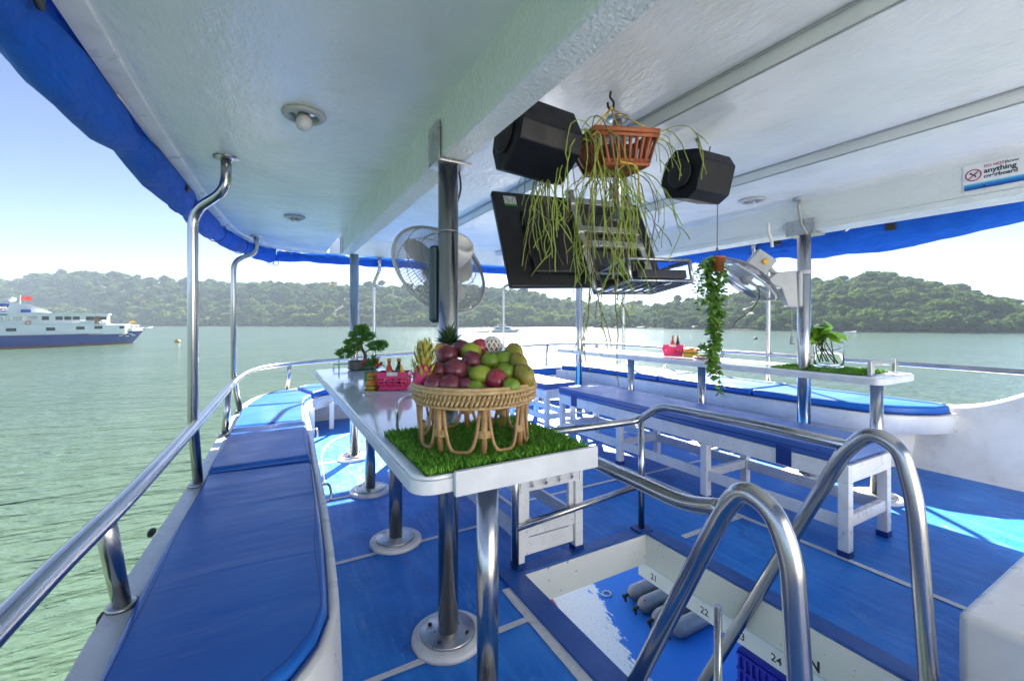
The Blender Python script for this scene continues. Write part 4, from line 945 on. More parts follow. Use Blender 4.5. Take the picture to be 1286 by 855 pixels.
# foam-wrapped pear
c = Vector((.763, 1.521, 1.353)); t = thing('wrapped_pear', 'pear wrapped in a white foam net on top of the fruit heap', 'fruit', c-Vector((0,0,.04)))
b = MB(); b.ell(c, (.036, .036, .034), 18); b.build('skin', mat('pear_skin', (.42,.22,.10), .5), t)
b = MB()
for s_ in (-1, 1):
    for k in range(12):
        a = 2*PI*k/12; b.tube([c+Vector((math.sin(th)*math.cos(a+s_*th*.6), math.sin(th)*math.sin(a+s_*th*.6), -math.cos(th)*.98))*.0395 for th in np.linspace(.25, PI-.2, 12)], .0028, 5)
b.build('foam_net', foam, t)
# dragon fruit
c = Vector((.462, 1.452, 1.262)); t = thing('dragon_fruit', 'pink dragon fruit standing upright with curling yellow-green scales', 'fruit', c-Vector((0,0,.06)))
b = MB(); b.ell(c, (.036, .036, .045), 18, None, .08, 2); b.build('flesh_skin', pinkf, t); b = MB(); b.ell(c+Vector((.006, .002, .062)), (.021, .021, .050), 14, None, .15, 5); b.build('crown_skin', mat('dragon_fruit_crown', (.24,.20,.03), .5, col2=(.42,.07,.07), nscale=60, ramp_pos=(.45,.7)), t)
b = MB(); rr = random.Random(3)
for k in range(64):
    f = k/64; a = k*2.4; z = -.01+.115*f; r_ = .036*math.sqrt(max(.05, 1-(max(0, z)/.125)**2))*.9
    p = c+Vector((math.cos(a)*r_+.006*f, math.sin(a)*r_, z)); d = Vector((math.cos(a)*(.55 if f < .85 else .25), math.sin(a)*.55, .8+f*.5))
    b.leaf(p, d, Vector((math.cos(a), math.sin(a), .2)), rr.uniform(.024, .038), .012)
for s_ in ((-1, -.15, .0), (-.9, -.3, .03)):
    b.leaf(c+Vector((-.03, -.005, -.005)), Vector((s_[0], s_[1], .35+s_[2])), (0, 0, 1), .05, .014)
b.build('scale', scalef, t)
# pineapple
c = Vector((.61, 1.63, 1.28)); t = thing('pineapple', 'small pineapple with dark spiky crown at the back of the tray', 'fruit', c-Vector((0,0,.07)))
b = MB(); b.ell(c, (.045, .045, .068), 18, None, .06, 9); b.build('body', pinea, t)
b = MB(); c2 = Vector((.655, 1.71, 1.345)); rr = random.Random(9)
for k in range(70):
    a = k*2.4; f = k/70; d = Vector((math.cos(a)*(1.1-f*.9), math.sin(a)*(1.1-f*.9), .35+f*1.2)); b.leaf(c2+Vector((0, 0, .0+f*.02)), d, (0, 0, 1), rr.uniform(.055, .10), .014)
b.build('crown', pineg, t)
c = Vector((.585, 1.60, 1.335)); t = thing('orange_pepper', 'yellow-orange ribbed fruit peeking out behind the purple fruit', 'fruit', c-Vector((0,0,.025)))
b = MB()
for k in range(9): a = 2*PI*k/9; b.ell(c+Vector((math.cos(a)*.018, math.sin(a)*.018, .004)), (.013, .013, .024), 10)
b.build('rib', mat('orange_rind', (.62,.27,.02), .45), t)

# ================================================================ bonsai, condiment baskets
bt = thing('bonsai_tree', 'little artificial bonsai pine in a dark rectangular pot', 'bonsai', (.75, 4.22, 1.0))
b = MB(); b.bx(.63, .88, 4.13, 4.27, 1.005, 1.085); b.build('pot', potm, bt, bevel=.006)
b = MB(); b.bx(.64, .87, 4.14, 4.26, 1.078, 1.088); b.build('soil', woodd, bt)
b = MB(); tr = spl([(.77,4.2,1.08),(.775,4.2,1.14),(.745,4.2,1.20),(.735,4.2,1.27),(.75,4.2,1.33)], 5); b.tube(tr, [.017-.009*i/len(tr) for i in range(len(tr))], 8)
b.tube(spl([(.765,4.2,1.15),(.80,4.19,1.18),(.87,4.19,1.20),(.90,4.19,1.22)], 4), .006, 7); b.tube(spl([(.75,4.2,1.18),(.70,4.2,1.19),(.62,4.21,1.15)], 4), .006, 7); b.build('trunk', woodd, bt)
b = MB(); rr = random.Random(2)
for cx_, cy2, cz, rx2, ry2, rz2, n_ in ((.73,4.2,1.32,.085,.07,.04,420),(.74,4.2,1.375,.055,.05,.03,220),(.67,4.2,1.25,.07,.06,.03,260),(.60,4.21,1.16,.07,.06,.03,300),(.66,4.2,1.20,.06,.05,.03,200),(.88,4.19,1.22,.075,.06,.033,320),(.93,4.19,1.23,.04,.04,.02,90),(.80,4.2,1.31,.05,.05,.03,160)):
    for k in range(n_):
        d = Vector((rr.gauss(0,1), rr.gauss(0,1), rr.gauss(0,1))).normalized(); p = Vector((cx_, cy2, cz))+Vector((d.x*rx2, d.y*ry2, d.z*rz2))*rr.uniform(.5, 1.05)
        b.leaf(p, d+Vector((0,0,.6)), Vector((rr.gauss(0,1), rr.gauss(0,1), 1)), rr.uniform(.026,.042), .014)
b.build('foliage', leafo, bt)
def condiment_basket(x, y, z, w, d, h, yaw, label):
    Mz = Matrix.Rotation(R(yaw), 3, 'Z'); t = thing('condiment_basket', label, 'basket', (x, y, z), 'pink condiment baskets')
    P = lambda u, v, q: Vector((x, y, z))+Mz @ Vector((u, v, q))
    b = MB()
    for k, (sx, sy, L) in enumerate(((0,-1,w),(0,1,w),(-1,0,d),(1,0,d))):
        n_ = 9 if sy else 6
        for i in range(n_+1):
            u = -L/2+L*i/n_
            f0, f1 = .86, 1.0
            p0 = P(*(u*f0 if sy else sx*w/2*f0, sy*d/2*f0 if sy else u*f0), .008); p1 = P(*(u if sy else sx*w/2, sy*d/2 if sy else u), h)
            b.tube([p0, p1], .004, 5)
        for fz in (.1, .36, .58, .80, 1.0):
            f = .86+.14*fz; th = .011 if fz in (.1, .8, 1.0) else .005
            c_ = P(sx*w/2*f, sy*d/2*f, h*fz); b.box(c_, ((L*f, .006, th*1.6) if sy else (.006, L*f, th*1.6)), Mz)
    b.box(P(0, 0, .006), (w*.86, d*.86, .006), Mz); b.build('basket_frame', pink, t)
    b = MB()
    for sx, sy, L in ((0,-1,w),(0,1,w),(-1,0,d),(1,0,d)):      # solid bands above and below the slots and at the corners
        for f0, f1 in ((0, .26), (.72, 1.0)):
            g0, g1 = .86+.14*f0, .86+.14*f1
            q = [P(*((e*w/2*g_ if sy else sx*w/2*g_), (sy*d/2*g_ if sy else e*d/2*g_)), h*f_) for e, g_, f_ in ((-1,g0,f0),(1,g0,f0),(1,g1,f1),(-1,g1,f1))]
            n_ = (q[1]-q[0]).cross(q[3]-q[0]).normalized()*.0022
            b.add([v+n_ for v in q]+[v-n_ for v in q], [(0,1,2,3),(7,6,5,4),(0,4,5,1),(1,5,6,2),(2,6,7,3),(3,7,4,0)])
        for k in range(6 if sy else 4):
            m_ = 6 if sy else 4; u = -.5+(k+.02)/(m_-1)*.98; uu = max(-.47, min(.47, u))
            q0 = P(*((uu*w*.90 if sy else sx*w/2*.896), (sy*d/2*.896 if sy else uu*d*.90)), h*.25); q1 = P(*((uu*w*.96 if sy else sx*w/2*.962), (sy*d/2*.962 if sy else uu*d*.96)), h*.73); b.tube([q0, q1], .0065, 4)
    b.build('slotted_panel', pink, t)
    b = MB(); b.box(P(0, -d/2-.006, h), (w*.34, .012, .022), Mz); b.build('handle', greypl, t)
    return P
def sauce_bottle(p, h, r_, m1, label):
    t = thing('sauce_bottle', label, 'bottle', p); b = MB()
    b.lathe([(r_*.95,0),(r_,.01),(r_,h*.55),(r_*.8,h*.66),(r_*.42,h*.78),(r_*.40,h*.88)], p, 16); b.build('bottle_body', m1, t)
    b = MB(); b.lathe([(r_*.5,h*.88),(r_*.5,h),(0,h)], p, 14); b.build('cap', capm, t)
    b = MB(); b.lathe([(r_*1.02,h*.22),(r_*1.02,h*.45)], p, 16); b.build('paper_label', mat('yellow_paper_label', (.6,.35,.08), .6), t)
def toy_burger(p, r_, label):
    t = thing('toy_burger', label, 'toy burger', p)
    b = MB(); b.lathe([(r_*.9,0),(r_,r_*.15),(r_*.98,r_*.42),(0,r_*.42)], p, 20); b.build('bottom_bun', yelm, t)
    b = MB(); b.lathe([(r_*1.04,r_*.42),(r_*1.08,r_*.5),(r_*1.04,r_*.6),(0,r_*.6)], p, 20); b.build('filling', grnm, t)
    b = MB(); b.lathe([(r_*1.0,r_*.6),(r_*1.0,r_*.75),(r_*.85,r_*1.05),(r_*.5,r_*1.22),(0,r_*1.27)], p, 20); b.build('top_bun', orm, t)
def herb_bunch(p, r_, label, n_=120, up=0):
    t = thing('herb_decoration', label, 'decoration', p); rr = random.Random(int(p[0]*100)); b = MB(); c_ = Vector(p)+Vector((0,0,r_*.6+up))
    b.lathe([(r_*.5,0),(r_*.62,r_*.3+up),(0,r_*.3+up)], p, 12)
    for k in range(n_):
        d = Vector((rr.gauss(0,1), rr.gauss(0,1), abs(rr.gauss(0,.8)))).normalized(); b.leaf(c_+d*r_*rr.uniform(.3,.9)*Vector((1,1,.7)).length/1.6, d, (0,0,1), r_*rr.uniform(.35,.6), r_*.25)
    b.build('leaves', leafo, t); b = MB()
    for k in range(9):
        d = Vector((rr.gauss(0,1), rr.gauss(0,1), .8)).normalized(); b.ell(c_+d*r_*.85, r_*.17, 8)
    b.build('berries', redm, t)
b = MB(); b.box((.70, 2.87, 1.004), (.36, .22, .006), Matrix.Rotation(R(-25), 3, 'Z')); tag(b.build('serving_tray', steelb, bevel=.002), 'thin metal tray under the pink basket on the fruit table', 'tray')
P = condiment_basket(.715, 2.86, 1.008, .20, .14, .105, -26, 'pink slotted basket of sauce bottles on the fruit table')
sauce_bottle(P(-.040, .02, .012), .185, .026, sauce, 'red sauce bottle standing in the pink basket on the fruit table')
sauce_bottle(P(.022, .03, .012), .185, .026, sauced, 'dark sauce bottle beside the red one on the fruit table')
t = thing('yellow_squeeze_bottle', 'yellow squeeze bottle leaning in the pink basket on the fruit table', 'bottle', P(.065, 0, .012)); b = MB(); b.lathe([(.018,0),(.02,.09),(.008,.13),(.003,.16)], P(.065, 0, .012), 12, Matrix.Rotation(R(-10), 3, 'Y')); b.build('bottle_body', yelm, t)
toy_burger((.585, 2.93, 1.008), .045, 'stacked toy burger beside the pink basket on the fruit table')
toy_burger((.597, 2.98, 1.066), .035, 'small toy burger resting on the larger one by the fruit table basket')
herb_bunch((.612, 3.09, 1.001), .082, 'leafy decoration with red berries behind the basket on the fruit table', 150, .075)
P = condiment_basket(4.72, 3.98, 1.001, .26, .18, .13, -55, 'pink basket of sauce bottles on the right table')
sauce_bottle(P(-.01, .02, .012), .25, .028, sauce, 'red sauce bottle standing in the pink basket on the right table')
sauce_bottle(P(.055, .03, .012), .25, .028, sauced, 'dark sauce bottle in the pink basket on the right table')
toy_burger((4.74, 3.72, 1.001), .095, 'yellow toy burger on the right table beside the pink basket')
herb_bunch((4.64, 3.45, 1.02), .10, 'leafy decoration with red flowers on a pink dish on the right table', 150)
b = MB(); b.lathe([(.10,0),(.13,.02),(.125,.024),(.09,.006),(0,.006)], (4.64, 3.45, 1.001), 24); tag(b.build('pink_dish', mat('pale_pink_glaze', (.65,.35,.38), .3)), 'pale pink dish under the leafy decoration on the right table', 'dish')
# glass vase of leaves
vz = Vector((4.62, 2.09, 1.022)); t = thing('glass_vase', 'clear glass vase with green leaf cuttings in water', 'vase', vz)
b = MB(); R0 = .118; b.lathe([(.0,.0),(R0*.95,.0),(R0,.01),(R0,.22),(R0*.92,.232),(R0*.92,.24),(R0*.88,.24),(R0*.955,.215),(R0*.955,.02),(0,.016)], vz, 36); b.build('jar', glass, t)
b = MB(); b.lathe([(0,.018),(R0*.945,.021),(R0*.945,.125),(0,.125)], vz, 36); b.build('water', waterv, t)
cp = thing('leaf_cuttings', 'green leafy stems standing in the glass vase', 'plant', vz+Vector((0,0,.03)))
bs = MB(); bl = MB(); rr = random.Random(21)
for k in range(9):
    a = rr.uniform(0, 2*PI); e0 = vz+Vector((math.cos(a)*.07, math.sin(a)*.07, .035)); e2 = vz+Vector((-.05+rr.gauss(0,.05), .05+rr.gauss(0,.05), rr.uniform(.24,.34)))
    pts = spl([e0, (e0+e2)/2+Vector((rr.gauss(0,.02), rr.gauss(0,.02), 0)), e2], 6); bs.tube(pts, .005, 6)
    for q in range(4): a2 = rr.uniform(0, 2*PI); bl.leaf(e2+Vector((rr.gauss(0,.02), rr.gauss(0,.02), rr.gauss(0,.02))), Vector((math.cos(a2)-.3, math.sin(a2)+.3, rr.uniform(-.4,.7))), Vector((rr.gauss(0,.5), rr.gauss(0,.5), 1)), rr.uniform(.13,.18), rr.uniform(.10,.14))
bs.build('stems', stemm, cp); bl.build('leaves', leafb, cp)

# ================================================================ television, its bracket, hanging basket
TL, TR_, BL = Vector((1.106,2.166,2.192)), Vector((2.155,2.081,2.231)), Vector((1.089,1.948,1.634))
ex = (TR_-TL).normalized(); ez = (TL-BL); ez = (ez-ex*ez.dot(ex)).normalized(); ey = ez.cross(ex)    # ey points away from the viewer (screen side)
W_, H_ = (TR_-TL).length, (TL-BL).length
MT = Matrix(((ex.x,ey.x,ez.x),(ex.y,ey.y,ez.y),(ex.z,ey.z,ez.z)))
O = BL.copy()
Q = lambda u, v, q: O+MT @ Vector((u, v, q))
tv = thing('television', 'black flat television seen from behind, tilted down towards the bow', 'television', Q(W_/2, 0, 0))
b = MB(); b.box(Q(W_/2, .02, H_/2), (W_, .035, H_), MT); b.build('casing', black, tv, bevel=.008)
b = MB(); b.box(Q(W_/2, -.012, H_*.45), (W_*.72, .03, H_*.66), MT); b.build('rear_cover', black, tv, bevel=.012, seg=3)
b = MB(); b.box(Q(W_/2, .0395, H_*.51), (W_*.95, .003, H_*.90), MT); b.build('screen', bglass, tv)
b = MB(); b.box(Q(.10, -.0005, H_*.90), (.075, .003, .055), MT); b.build('paper_label', mat('label_white', (.6,.62,.62), .6, col2=(.3,.33,.33), nscale=90, ramp_pos=(.45,.55)), tv)
b = MB(); b.box(Q(.10, -.002, H_*.90-.033), (.075, .003, .012), MT); b.build('green_strip', grnm, tv)
b = MB()
for k in range(14): b.box(Q(W_*.25+k*.012, -.028, H_*.62), (.005, .003, .06), MT)
b.build('vent_slots', rubber, tv)
br = thing('television_bracket', 'steel hanging bracket with an open tray frame behind the television', 'bracket', Q(W_*.6, -.1, 0))
b = MB()
for u in (W_*.46, W_*.86):
    b.box(Q(u, -.045, H_*.55), (.045, .03, H_*.95), MT)
for q in (.88, .56, .40): b.box(Q(W_*.66, -.058, H_*q), (W_*.44, .025, .04), MT)
b.build('mounting_plate', steelb, br, bevel=.003)
b = MB()
u0, u1, v0, v1 = W_*.45, W_*.84, -.06, -.36; r_ = .011
Q0 = Q
TILT = Matrix.Rotation(R(13), 3, ex)
Q = lambda u, v, q: Q0(u, 0, 0)+TILT @ (MT @ Vector((0, v, q)))
for z in (-.055, .055):
    b.tube([Q(u0,v0,z), Q(u1,v0,z), Q(u1,v1,z), Q(u0,v1,z)], r_, 4, closed=True)
for u, v in ((u0,v0),(u1,v0),(u1,v1),(u0,v1)): b.tube([Q(u,v,-.055), Q(u,v,.055)], r_, 4)
for k in range(1, 6): b.tube([Q(u0+(u1-u0)*k/6,v0,-.055), Q(u0+(u1-u0)*k/6,v1,-.055)], .007, 4)
b.build('tray_frame', steelb, br)
b = MB(); b.box(Q((u0+u1)/2, -.24, -.02), ((u1-u0)*.8, .26, .045), TILT @ MT); b.build('media_box', black, br, bevel=.006)
Q = Q0
b = MB(); b.tube([(1.72,1.84,2.60), (1.72,1.84,2.03)], .027, 14); b.build('drop_pole', steelb, br)
b = MB(); b.lathe([(.06,0),(.06,-.01),(.03,-.014)], (1.72,1.84,2.604), 18); b.build('flange', steelb, br)
b = MB(); b.tube(spl([Q(W_*.9,-.05,H_*.9), Q(W_*.88,-.09,H_*.6), Q(W_*.9,-.08,H_*.3), Q(W_*.86,-.10,.0)], 6), .006, 6)
b.tube(spl([Q(W_*.84,-.07,H_*1.0), Q(W_*.83,-.10,H_*.6), Q(W_*.845,-.1,H_*.2)], 6), .005, 6); b.build('cable', rubber, br)

HK = Vector((1.483, 1.633, 2.60)); BC = Vector((1.50, 1.625, 2.285))
pl = thing('hanging_basket', 'orange slatted plastic basket hung by yellow cords from a roof hook', 'basket', BC-Vector((0,0,.08)))
MB_Z = Matrix.Rotation(R(-8), 3, 'Z') @ Matrix.Rotation(R(-7), 3, 'Y')
PB = lambda u, v, q: BC+MB_Z @ Vector((u, v, q))
b = MB(); Wt, Dt, Wb, Db, Hh = .36, .24, .26, .17, .15
for sx, sy in ((0,-1),(0,1),(-1,0),(1,0)):
    n_ = 9 if sy else 6
    for i in range(n_+1):
        f = -1+2*i/n_
        if sy: p0, p1 = PB(f*Wb/2, sy*Db/2, -Hh/2), PB(f*Wt/2, sy*Dt/2, Hh/2)
        else: p0, p1 = PB(sx*Wb/2, f*Db/2, -Hh/2), PB(sx*Wt/2, f*Dt/2, Hh/2)
        b.tube([p0, p1], .0085, 4)
for w_, d_, z, t_ in ((Wt,Dt,Hh/2,.015),(Wt*.985,Dt*.985,Hh/2-.022,.012),(Wb,Db,-Hh/2,.013),(Wb*1.03,Db*1.03,-Hh/2+.018,.010)):
    b.tube([PB(-w_/2,-d_/2,z),PB(w_/2,-d_/2,z),PB(w_/2,d_/2,z),PB(-w_/2,d_/2,z)], t_, 4, closed=True)
b.box(PB(0,0,-Hh/2), (Wb, Db, .006), MB_Z); b.build('basket_frame', orange, pl)
b = MB(); b.ell(PB(0,0,-.01), (.13, .08, .06), 14, MB_Z, .2, 3); b.build('soil', woodd, pl)
b = MB(); kn = HK-Vector((0,0,.085))
for u, v in ((-1,-1),(1,-1),(1,1),(-1,1)): b.tube([kn, PB(u*Wt/2*.9, v*Dt/2*.9, Hh/2)], .0035, 5)
b.ell(kn, (.012,.012,.01), 8); b.build('cord', cordy, pl); b = MB(); b.tube(spl([PB(-.05,-.1,-.07), PB(.03,-.1,-.085), PB(.06,-.09,-.12), PB(.055,-.09,-.20), PB(.06,-.09,-.26)], 5), .005, 5); b.build('loose_cord', cordy, pl)
b = MB(); b.tube(spl([HK+Vector((0,0,.0)), HK+Vector((-.004,0,-.03)), HK+Vector((.018,0,-.05)), HK+Vector((.012,0,-.085)), HK+Vector((-.014,0,-.085)), HK+Vector((-.02,0,-.06))], 6), .006, 7); b.build('hook', rubber, pl)
cp = thing('hanging_cactus_plant', 'trailing thin-stemmed green plant spilling from the orange basket', 'plant', BC)
bs = MB(); bd = MB(); rr = random.Random(17)
def strand(start, out, length, tgt, r0=.0026):
    n_ = max(6, int(length/.035)); p = start.copy(); d = (out+Vector((0,0,.10))).normalized(); pts = [p.copy()]
    for i in range(n_):
        g = min(1, i/5); d = (d+Vector((rr.gauss(0,.19), rr.gauss(0,.19), -.40*g-.07))).normalized(); p = p+d*(length/n_); pts.append(p.copy())
        if rr.random() < .16 and i > 3:
            q = p.copy(); dd = (d+Vector((rr.gauss(0,.7), rr.gauss(0,.7), rr.uniform(0,.4)))).normalized(); sp = [q.copy()]
            for j in range(rr.randint(3, 6)): dd = (dd+Vector((rr.gauss(0,.15), rr.gauss(0,.15), -.2))).normalized(); q = q+dd*.03; sp.append(q.copy())
            tgt.tube(sp, r0*.85, 4)
    tgt.tube(pts, r0, 4)
for k in range(38):
    st = PB(rr.uniform(-.195, -.165), rr.uniform(-.12, .12), rr.uniform(.03, .07))
    strand(st, Vector((rr.gauss(-.2, .35), rr.gauss(-.2, .35), .05)), rr.triangular(.35, .88, .66), bs if k % 6 else bd)
for k in range(30): strand(PB(rr.uniform(-.13, .06), rr.uniform(-.085, .06), -.075), Vector((rr.gauss(-.1, .6), rr.gauss(-.1, .5), -.25)), rr.triangular(.30, .84, .62), bs if k % 5 else bd)
for k in range(8): strand(PB(rr.uniform(.175, .19), rr.uniform(-.1, .1), .06), MB_Z @ Vector((.65, rr.uniform(-.4,.1), .25)), rr.uniform(.24, .46), bs)
for k in range(6): strand(PB(rr.uniform(-.16,-.04), -.04, -.07), Vector((-.1, -.1, -.4)), rr.uniform(.84, .95), bd if k % 2 else bs)
bs.build('green_stems', stemm, cp); bd.build('dry_stems', stemd, cp)

# ================================================================ speakers
def speaker(c, ax, up, L, s_, label, name='loudspeaker'):
    ax = Vector(ax).normalized(); up = Vector(up); up = (up-ax*up.dot(ax)).normalized(); sd = ax.cross(up)
    M = Matrix(((ax.x,sd.x,up.x),(ax.y,sd.y,up.y),(ax.z,sd.z,up.z))); c = Vector(c); Pq = lambda u, v, w_: c+M @ Vector((u, v, w_))
    t = thing(name, label, 'loudspeaker', c, 'black loudspeakers under the roof')
    prof = [(-.5,-.22),(-.28,-.5),(.30,-.5),(.5,-.3),(.5,.3),(.30,.5),(-.28,.5),(-.5,.22)]
    b = MB(); n_ = len(prof); vs = [Pq(e*L/2, y*s_, z*s_) for e in (-1, 1) for y, z in prof]
    b.add(vs, [tuple(range(n_-1,-1,-1)), tuple(range(n_,2*n_))]+[(i,(i+1)%n_,n_+(i+1)%n_,n_+i) for i in range(n_)]); b.build('cabinet', blackg, t, bevel=.008, seg=2)
    b = MB(); Mr = M @ Matrix.Rotation(R(-90), 3, 'Y')
    b.lathe([(.28*s_,.0),(.30*s_,.012),(.26*s_,.016),(.10*s_,-.002+.008),(0,.010)], Pq(-L/2, 0, 0), 22, Mr); b.build('driver', rubber, t)
    b = MB(); b.box(Pq(L*.05, 0, .5*s_+.006), (L*.5, s_*.12, .012), M); b.tube([Pq(0,0,.5*s_), Vector((c.x, c.y, 2.6))], .012, 8); b.build('mount', steelb, t)
    b = MB(); b.box(Pq(L*.30, -.5*s_*.8, .36*s_), (.03, .02, .02), M); b.tube(spl([Pq(L*.3, -.42*s_, .4*s_), Pq(L*.45, -.55*s_, .5*s_), Pq(L*.6, -.4*s_, .52*s_), Pq(L*.3,-.1*s_, .7*s_)], 6), .004, 6); b.build('wire', rubber, t)
CAMR = Vector((CXR, CYR, 0)); CAMF = Vector((CXF, CYF, 0))
speaker((1.055, 1.66, 2.265), CAMR*.9+CAMF*.42-Vector((0,0,.10)), Vector((0,0,1))+CAMF*.75, .30, .29, 'larger black loudspeaker left of the orange basket')
speaker((2.34, 1.79, 2.355), CAMR*.80+CAMF*.42+Vector((0,0,.0)), Vector((0,0,1))-CAMF*.15+CAMR*.30, .30, .29, 'smaller black loudspeaker right of the orange basket')

# ================================================================ wall fans
def fan(center, axis, motor_off, Rr, label, mount_pts, plate, housing, sticker=False, box=False, upv=(0,0,1)):
    ax = Vector(axis).normalized(); Mq = ax.to_track_quat('Z', 'Y').to_matrix(); c = Vector(center); Pq = lambda u, v, w_: c+Mq @ Vector((u, v, w_))
    t = thing('wall_fan', label, 'fan', c, 'oscillating fans on the poles')
    b = MB(); n_ = 96
    for k in range(n_):
        a = 2*PI*k/n_; ca, sa = math.cos(a), math.sin(a)
        b.tube([Pq(ca*r_*Rr, sa*r_*Rr, z*Rr) for r_, z in ((.26,-.36),(.55,-.33),(.85,-.20),(.985,-.03))], .0017, 3, cap=False)
        b.tube([Pq(ca*r_*Rr, sa*r_*Rr, z*Rr) for r_, z in ((.20,.33),(.55,.28),(.85,.15),(.985,.02))], .0017, 3, cap=False)
    for r_, z in ((.26,-.36),(.6,-.315),(.2,.33),(.6,.265),(.84,.155),(.84,-.205)):
        b.tube([Pq(math.cos(a)*r_*Rr, math.sin(a)*r_*Rr, z*Rr) for a in np.linspace(0, 2*PI, 48)[:-1]], .0022, 5, closed=True)
    b.build('cage', wirem, t)
    b = MB(); b.tube([Pq(math.cos(a)*Rr, math.sin(a)*Rr, 0) for a in np.linspace(0, 2*PI, 64)[:-1]], .0085, 9, closed=True); b.build('rim', greyp, t)
    b = MB(); b.lathe([(.0,.34*Rr),(.17*Rr,.335*Rr),(.2*Rr,.31*Rr),(.0,.31*Rr)], c, 24, Mq); b.build('badge', greypl, t)
    for k in range(3):
        b = MB(); vs = []; n2 = 8
        for i in range(n2):
            a = 2*PI*k/3+R(86)*i/(n2-1); z = Rr*(-.16+.30*i/(n2-1))
            rm = .86*math.sin(PI*(.18+.70*i/(n2-1)))**.5
            for r_ in (.16, .45, rm): vs.append(Pq(math.cos(a)*r_*Rr, math.sin(a)*r_*Rr, z*(.5+.5*r_)))
        b.add(vs, [(i*3+j, i*3+j+1, i*3+j+4, i*3+j+3) for i in range(n2-1) for j in range(2)], True); b.build('blade', greypl, t)
    b = MB(); b.lathe([(.0,-.2*Rr),(.15*Rr,-.2*Rr),(.17*Rr,.1*Rr),(.0,.14*Rr)], c, 18, Mq); b.build('hub', greyp, t)
    mo = motor_off
    if box:
        b = MB(); b.box(c-ax*(.36*Rr+mo*.5), (mo*.95, mo*1.1, mo), Mq); o = b.build('motor_housing', housing, t, bevel=.012, seg=3)
        if sticker:
            Ms = Mq; d = Vector((CXF,CYF,0)); 
    else:
        b = MB(); b.lathe([(.20*Rr,-.35*Rr),(.27*Rr,-.38*Rr),(.27*Rr,-.38*Rr-mo*.75),(.23*Rr,-.38*Rr-mo),(.17*Rr,-.38*Rr-mo*1.02),(.17*Rr,-.38*Rr-mo*.97),(0,-.38*Rr-mo*.97)], c, 26, Mq); o = b.build('motor_housing', housing, t)
    b = MB(); b.tube(spl([Vector(p) for p in mount_pts], 6), .024, 12); b.build('neck', housing, t)
    b = MB(); pc, pd, prot = plate; b.box(Vector(pc), pd, Matrix.Rotation(prot, 3, 'Z')); b.build('wall_mount', teal if not box else housing, t, bevel=.02, seg=4)
    return t, Pq, Mq
fan((.80,2.20,1.735), (-.21,.85,-.48), .12, .275, 'grey wall fan on the pole behind the fruit tray, turned away', [(.80,2.03,1.84),(.74,1.98,1.78),(.70,1.95,1.70)], ((.668,1.925,1.625), (.05,.05,.36), R(30)), greypl)
axr = CAMR*-.60+CAMF*.16+Vector((0,0,-.78))
t, Pq, Mq = fan(Vector((4.03,2.36,2.045))+axr.normalized()*.25, axr, .17, .31, 'grey wall fan seen edge-on at the right pole, tilted down', [(4.06,2.34,1.98),(4.10,2.30,1.90),(4.22,2.24,1.86)], ((4.285,2.195,1.75), (.05,.10,.33), R(-25)), greyp, box=True)
b = MB(); P0 = Vector((4.262,2.194,1.924)); pg = ((-.27,-.075),(-.20,-.02),(-.015,0),(0,-.345),(-.10,-.33),(-.155,-.165),(-.262,-.125)); n_ = len(pg)
vs = [P0+CAMR*x+Vector((0,0,z))+CAMF*w_ for w_ in (-.035,.035) for x, z in pg]
b.add(vs, [tuple(range(n_)), tuple(range(2*n_-1,n_-1,-1))]+[(n_+i,n_+(i+1)%n_,(i+1)%n_,i) for i in range(n_)]); b.build('bracket_arm', greyp, t, bevel=.012, seg=3)
b = MB(); pc = Vector((4.03,2.36,2.045))+axr.normalized()*.053-Vector((CXF,CYF,0))*.094
b.lathe([(.028,0),(.026,.003),(0,.003)], pc, 16, Vector((-CXF,-CYF,0)).to_track_quat('Z','Y').to_matrix()); b.build('sticker', yelm, t)
b = MB(); b.tube(spl([(4.06,2.30,2.14),(4.05,2.30,2.20),(4.02,2.31,2.28),(4.02,2.31,2.36)], 6), .014, 8); b.build('conduit', cordw, t)
b = MB(); b.tube([(4.24,2.22,1.62),(4.24,2.22,1.33)], .003, 5); b.lathe([(.010,.08),(.018,.02),(.022,0),(0,0)], (4.24,2.22,1.24), 10); b.build('pull_cord', greyp, t)
b = MB(); b.tube(spl([(.775,1.90,2.18),(.80,1.93,2.10),(.79,1.95,2.03),(.755,1.92,1.95)], 6), .005, 6)
tag(b.build('power_cable', rubber), 'black power cable hanging from the beam down to the left fan', 'cable')
b = MB(); b.tube(spl([(3.93,2.35,1.78),(3.90,2.33,1.66),(3.82,2.36,1.55),(3.72,2.42,1.46),(3.68,2.44,1.40)], 6), .005, 6)
tag(b.build('power_cable', rubber), 'thin black cable trailing below the right fan', 'cable')

